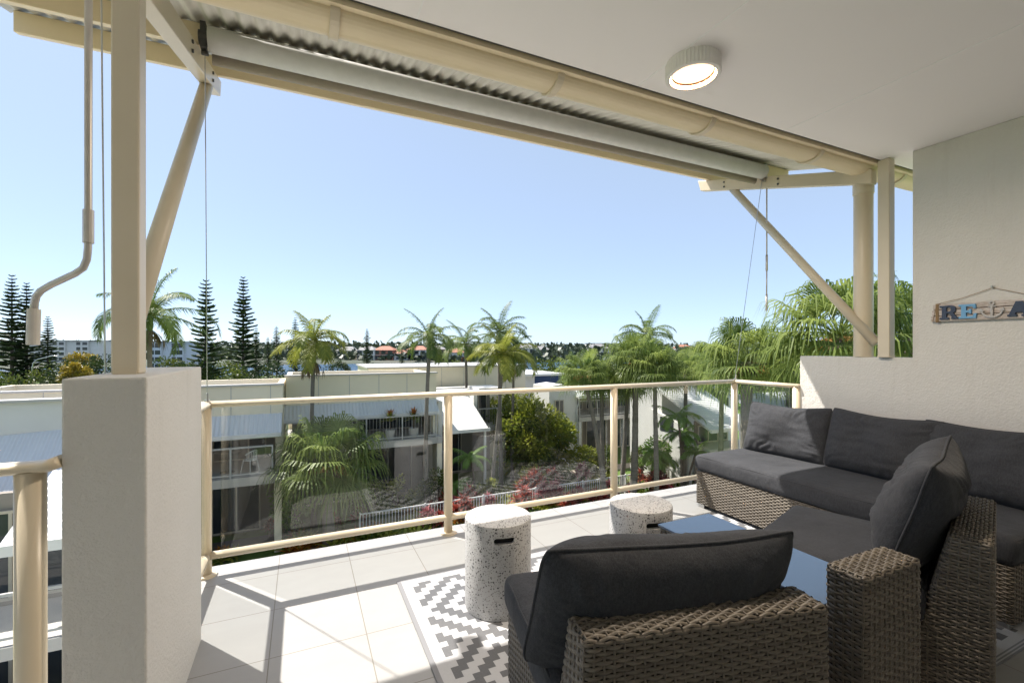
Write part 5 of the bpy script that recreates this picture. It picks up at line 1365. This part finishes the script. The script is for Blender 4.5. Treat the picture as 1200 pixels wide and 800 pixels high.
# building on the left, below the near balustrade
t = thing('apartment_building', 'white building with two ribbed roof skirts below the left balustrade', 'building', (-9, 14, GZ))
part('parapet_wall', 'render_white', t, (-16, -3.4, 14.2, 14.45, -1.2, .05), (-16, -15.8, 14.45, 18, GZ, .05), (-3.65, -3.4, 14.45, 18, GZ, .05)); part('parapet_cap', 'cap_metal', t, (-16.1, -3.35, 14.1, 14.5, .05, .11))
part('flat_roof', 'cap_metal', t, (-15.8, -3.65, 14.45, 18, -.5, -.4))
q = MB(); q.add([(-15, 13.1, -1.75), (-3.6, 13.1, -1.75), (-3.6, 14.198, -.62), (-5.2, 14.198, -.62), (-15, 13.6, -1.3), (-15, 13.1, -1.83), (-3.6, 13.1, -1.83), (-3.6, 14.198, -.70), (-15, 14.198, -.9)], [(0, 1, 2, 3, 4), (0, 5, 6, 1), (1, 6, 7, 2)]); q.build('upper_skirt_roof', M['skirt_x'], t, world=True)
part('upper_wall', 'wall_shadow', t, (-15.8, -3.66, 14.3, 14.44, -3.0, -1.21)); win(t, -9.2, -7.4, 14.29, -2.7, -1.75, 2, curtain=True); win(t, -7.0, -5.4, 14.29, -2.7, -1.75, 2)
part('upper_slab', 'slab', t, (-15.8, -3.6, 11.9, 14.28, -3.3, -3.0))
slope('lower_skirt_roof', 'skirt_x', t, -4.25, -2.0, 9.7, -1.75, 11.4, -1.0, .08); part('lower_gutter', 'white_metal', t, (-4.3, -2.0, 9.58, 9.7, -1.9, -1.73))
part('lower_wall', 'wall_shadow', t, (-9, -2.0, 11.2, 11.35, GZ, -1.3)); part('lower_slab', 'slab', t, (-8, -2.0, 9.6, 11.19, -3.5, -3.3))
railing(t, -6.9, -2.1, 9.7, -3.3, .8, glass=True); part('terrace_wall', 'render_white', t, (-8, -2.0, 9.62, 9.75, GZ, -4.3)); win(t, -5.6, -3.0, 11.19, -3.2, -1.6, 3); win(t, -5.6, -3.0, 11.19, -5.5, -3.7, 3)
bush('shrub', 'small grey green tree beside the building under the left balustrade', 'shrub', 4, 9.2, 712, .55, 'broad_dark', 700, .09, 151)
bush('shrub', 'dark red leaved shrub below the pier at the left', 'shrub', 66, 9.0, 742, .5, 'broad_dark', 600, .12, 152)
put('lime', 40, 8.6, 1.3); put('lime', 62, 8.2, 1.5)

# picket fence round the courtyard bed
t = thing('picket_fence', 'low pale picket fence running along the courtyard garden bed', 'fence', (3.0, 17.2, GZ))
x0, x1, y, h = 1.9, 21.0, 17.2, .92
q = MB()
for i in range(int((x1-x0)/.115)): x = x0 + i*.115; q.box(x-.012, x+.012, y-.012, y+.012, GZ+.06, GZ+h-.04)
q.build('pickets', M['white_metal'], t, world=True)
part('top_rail', 'white_metal', t, (x0, x1, y-.025, y+.025, GZ+h-.04, GZ+h)); part('bottom_rail', 'white_metal', t, (x0, x1, y-.02, y+.02, GZ+.03, GZ+.06))
for i in range(9): x = x0 + (x1-x0)*i/8; part('post', 'white_metal', t, (x-.03, x+.03, y-.03, y+.03, GZ, GZ+h+.04))

# balcony furniture across the courtyard
def bchair(label, x, y, z, rz):
    t = thing('balcony_chair', label, 'chair', (x, y, z), rz, 'white chairs on the opposite balcony')
    q = MB(); q.lathe([(0, .44), (.21, .44), (.22, .42), (0, .41)], 14); q.build('seat', M['white_metal'], t)
    q = MB(); q.tube([(.2*math.cos(a), .2*math.sin(a), .62 + .14*math.sin(a)) for a in [PI*i/10 for i in range(11)]], .02, 6)
    for i in range(1, 10): a = PI*i/10; q.tube([(.2*math.cos(a), .2*math.sin(a), .43), (.2*math.cos(a), .2*math.sin(a), .62 + .14*math.sin(a))], .012, 5)
    q.build('backrest', M['white_metal'], t)
    for sx_ in (-1, 1):
        for sy in (-1, 1): q = MB(); q.tube([(sx_*.14, sy*.14, .42), (sx_*.2, sy*.2, 0)], .014, 6); q.build('leg', M['white_metal'], t)
    return t
c0 = bchair('white rounded chair, leftmost of the three on the opposite left balcony', -3.9, 17.9, -2.95, .4)
dup(c0, (-3.1, 18.3, -2.95), 2.4, 'white rounded chair, middle of the three on the opposite left balcony')
dup(c0, (-1.6, 17.9, -2.95), 4.0, 'white rounded chair, rightmost of the three on the opposite left balcony')
t = thing('balcony_table', 'round dark table between the chairs on the opposite balcony', 'table', (-2.3, 18.2, -2.95))
q = MB(); q.lathe([(0, .74), (.42, .74), (.42, .71), (0, .71)], 20); q.build('table_top', M['dark_metal'], t)
q = MB(); q.cyl(0, 0, .02, .71, .03, 8); q.cyl(0, 0, 0, .02, .22, 14); q.build('pedestal', M['dark_metal'], t)
for px, lb in ((461, 'orange tipped potted plant on the long balcony, the left one'), (489, 'orange tipped potted plant on the long balcony, the right one')):
    d = 18.4 if px < 470 else 18.9; b_ = polar(px, d, -2.55)
    t = thing('potted_plant', lb, 'plant', (b_.x, 19.5, -2.55))
    q = MB(); q.lathe([(0, 0), (.16, 0), (.22, .42), (.18, .42), (.17, .36), (0, .36)], 16); q.build('pot', M['slab'], t)
    q = rosette(px, 26, .6, .11, 1.3, .25); o = q.build('leaves', M['lime_leaf'], t); o.location = (0, 0, .75)
    q = rosette(px+1, 14, .4, .10, 1.4, .7); o = q.build('flower_head', M['orange_leaf'], t); o.location = (0, 0, 1.0)
    q = MB(); q.cyl(0, 0, .36, 1.0, .03, 6); q.build('stem', M['bark_brown'], t)

# far houses over the river
def house(label, px, d, w, h, mat, roof, seed, two=True):
    q_ = CT - (px-600)/533.33*ST; d = (271 + (d-268)*.45)/q_
    c = polar(px, d); z = terrain_z(c.x, c.y)
    t = thing('house', label, 'house', (c.x, c.y, z), -TH + R(seed*7 % 20 - 10), 'houses on the far river bank')
    dp = w*.7
    q = MB(); q.box(-w/2, w/2, -dp/2, dp/2, 0, h); q.build('wall', M[mat], t)
    e = .6; q = MB(); q.add([(-w/2-e, -dp/2-e, h-.05), (w/2+e, -dp/2-e, h-.05), (w/2+e, dp/2+e, h-.05), (-w/2-e, dp/2+e, h-.05), (-w*.2, 0, h+w*.2), (w*.2, 0, h+w*.2)], [(0, 1, 5, 4), (1, 2, 5), (2, 3, 4, 5), (3, 0, 4), (3, 2, 1, 0)]); q.build('roof', M[roof], t)
    for fl_ in range(2 if two else 1):
        for i in range(3):
            x = -w/2 + w*(i+.5)/3; zz = .5 + fl_*h/2
            q = MB(); q.box(x-w*.11, x+w*.11, -dp/2-.05, -dp/2+.02, zz, zz+h*.32); o = q.build('window', M['window'], t)
    if two: q = MB(); q.box(-w/2+.2, w/2-.2, -dp/2-1.4, -dp/2-.002, h/2-.15, h/2); q.build('balcony', M['render_white'], t)
    return t
for i, (px, d, w, h, mt, rf, lb) in enumerate((
    (432, 300, 11, 6, 'render_white', 'grey_roof', 'grey roofed white house on the far bank behind the small pine'),
    (452, 292, 12, 6, 'terracotta', 'terracotta', 'red brick house with red roof on the far bank, leftmost of the red roofs'),
    (468, 285, 11, 4, 'render_white', 'terracotta', 'low white house with red roof behind the bare topped pine'),
    (491, 280, 12, 6.2, 'render_white', 'terracotta', 'two storey white house with orange roof left of the slim palm trunk'),
    (512, 290, 11, 6.5, 'wall_shadow', 'grey_roof', 'dark house with grey roof right of the slim palm trunk'),
    (533, 268, 12, 4.6, 'render_white', 'terracotta', 'low white house with a bright red roof behind the fruiting palm'),
    (551, 310, 13, 6.5, 'render_white', 'grey_roof', 'pale house with grey roof right of the bright red roof'),
    (615, 282, 15, 7, 'render_white', 'grey_roof', 'large pale house with grey roof behind the dark palm'),
    (408, 330, 12, 5.5, 'render_cream', 'grey_roof', 'cream house on the far bank above the yellowing palm'),
    (634, 300, 12, 6, 'render_white', 'grey_roof', 'pale house on the far bank left of the fan palms'),
    (700, 330, 16, 7, 'render_white', 'grey_roof', 'pale house in the distance above the first fan palms'),
    (845, 340, 15, 6, 'render_white', 'grey_roof', 'white roofed house in the distance left of the railing corner'),
    (800, 330, 14, 7, 'render_white', 'terracotta', 'far house with red roof above the fan palms'))):
    house(lb, px, d, w, h, mt, rf, i, h > 5)
def flats(label, px0, px1, d, ytop, floors, seed):
    a = polar(px0, d); b_ = polar(px1, d); c = (a+b_)/2; z = terrain_z(c.x, c.y); w = (b_-a).length; h = hgt(ytop, d) - z
    t = thing('apartment_building', label, 'building', (c.x, c.y, z), -TH)
    q = MB(); q.box(-w/2, w/2, -6, 6, 0, h-.4); n = max(2, int(w/9))
    for i in range(n): x = -w/2 + w*(i+.5)/n; q.box(x-1.6, x+1.6, -7, -6.003, 0, h-.2)
    q.build('wall', M['render_white'], t)
    q = MB(); q.box(-w/2-.6, w/2+.6, -7.2, 6.6, h-.18, h); q.build('roof', M['grey_roof'], t)
    for i in range(n):
        x = -w/2 + w*i/n + .3
        for k in range(floors):
            q = MB(); zz = .6 + (h-.8)*k/floors; q.box(x+.3, x+2.2, -6.05, -5.98, zz+.4, zz+(h-.8)/floors*.75); q.build('window', M['window'], t)
            q = MB(); xb = x - .3 + w*.5/n; q.box(xb-1.2, xb+1.2, -7.05, -6.99, zz+.4, zz+(h-.8)/floors*.75); q.build('window', M['window'], t)
    return t
flats('long white apartment block in the distance left of the square post', 48, 128, 230, 399, 4, 1)
flats('white apartment block in the distance right of the strut', 186, 236, 210, 400, 4, 2)
flats('pale office block on the horizon above the fan palms', 686, 722, 520, 402, 4, 3)

# street lamp and parked cars beyond the left building
b_ = polar(38, 52, GZ); t = thing('street_lamp', 'grey street lamp with curved arm above the car park', 'street lamp', b_)
q = MB(); hh = hgt(421, 52) - GZ
q.tube([(0, 0, 0), (0, 0, hh-.9), (.15*CT, -.15*ST, hh-.35), (.6*CT, -.6*ST, hh), (2.2*CT, -2.2*ST, hh+.38), (3.3*CT, -3.3*ST, hh+.42)], [.09, .075, .07, .06, .05, .045], 8); q.build('pole', M['steel'], t, smooth=True)
q = MB(); q.bar((3.2*CT, -3.2*ST, hh+.42), (3.9*CT, -3.9*ST, hh+.42), .22, .12); q.build('lamp_head', M['cap_metal'], t)
M['car_white'] = pmat('white_car_paint', (0.72, 0.72, 0.72), (0.70, 0.70, 0.70), 0.25, 1, coat=.6)
M['car_red'] = pmat('red_car_paint', (0.35, 0.025, 0.03), (0.32, 0.022, 0.028), 0.25, 1, coat=.6)
M['car_grey'] = pmat('grey_car_paint', (0.14, 0.17, 0.22), (0.13, 0.16, 0.21), 0.25, 1, coat=.6)
M['tyre'] = pmat('tyre_rubber', (0.02, 0.02, 0.02), (0.03, 0.03, 0.03), 0.85, 8)
def car(label, px, d, paint, rz):
    b_ = polar(px, d, GZ+.03); t = thing('parked_car', label, 'car', b_, rz, 'cars parked beyond the left building')
    prof = [(-2.15, .32), (2.15, .32), (2.2, .7), (2.0, .88), (1.1, 1.0), (-1.9, 1.02), (-2.2, .8)]
    q = MB(); q.prism(prof, lambda a, z, tt: (a, tt, z), -.88, .88); q.build('body', M[paint], t, bevel=.06)
    cab = [(-1.75, 1.0), (1.05, 1.0), (.35, 1.45), (-1.3, 1.45)]
    q = MB(); q.prism(cab, lambda a, z, tt: (a, tt*(1 - .16*(z-1)), z), -.82, .82); q.build('windows', M['window'], t, bevel=.03)
    q = MB(); q.hexa([(-1.32, -.74, 1.44), (.36, -.74, 1.44), (.36, .74, 1.44), (-1.32, .74, 1.44), (-1.2, -.68, 1.5), (.25, -.68, 1.5), (.25, .68, 1.5), (-1.2, .68, 1.5)]); q.build('roof', M[paint], t, bevel=.02)
    for x in (-1.35, 1.35):
        for s in (-1, 1): q = MB(); q.tube([(x, s*.72, .32), (x, s*.9, .32)], .32, 18); w_ = q.build('wheel', M['tyre'], t); q = MB(); q.tube([(x, s*.9, .32), (x, s*.91, .32)], .2, 14); q.build('rim', M['steel'], w_)
    return t
car('red car parked beyond the left building parapet', 61, 53, 'car_red', .3); car('white car parked left of the red one', 50, 50, 'car_white', .3); car('grey blue car parked farthest left beyond the parapet', 37, 55, 'car_grey', .3)
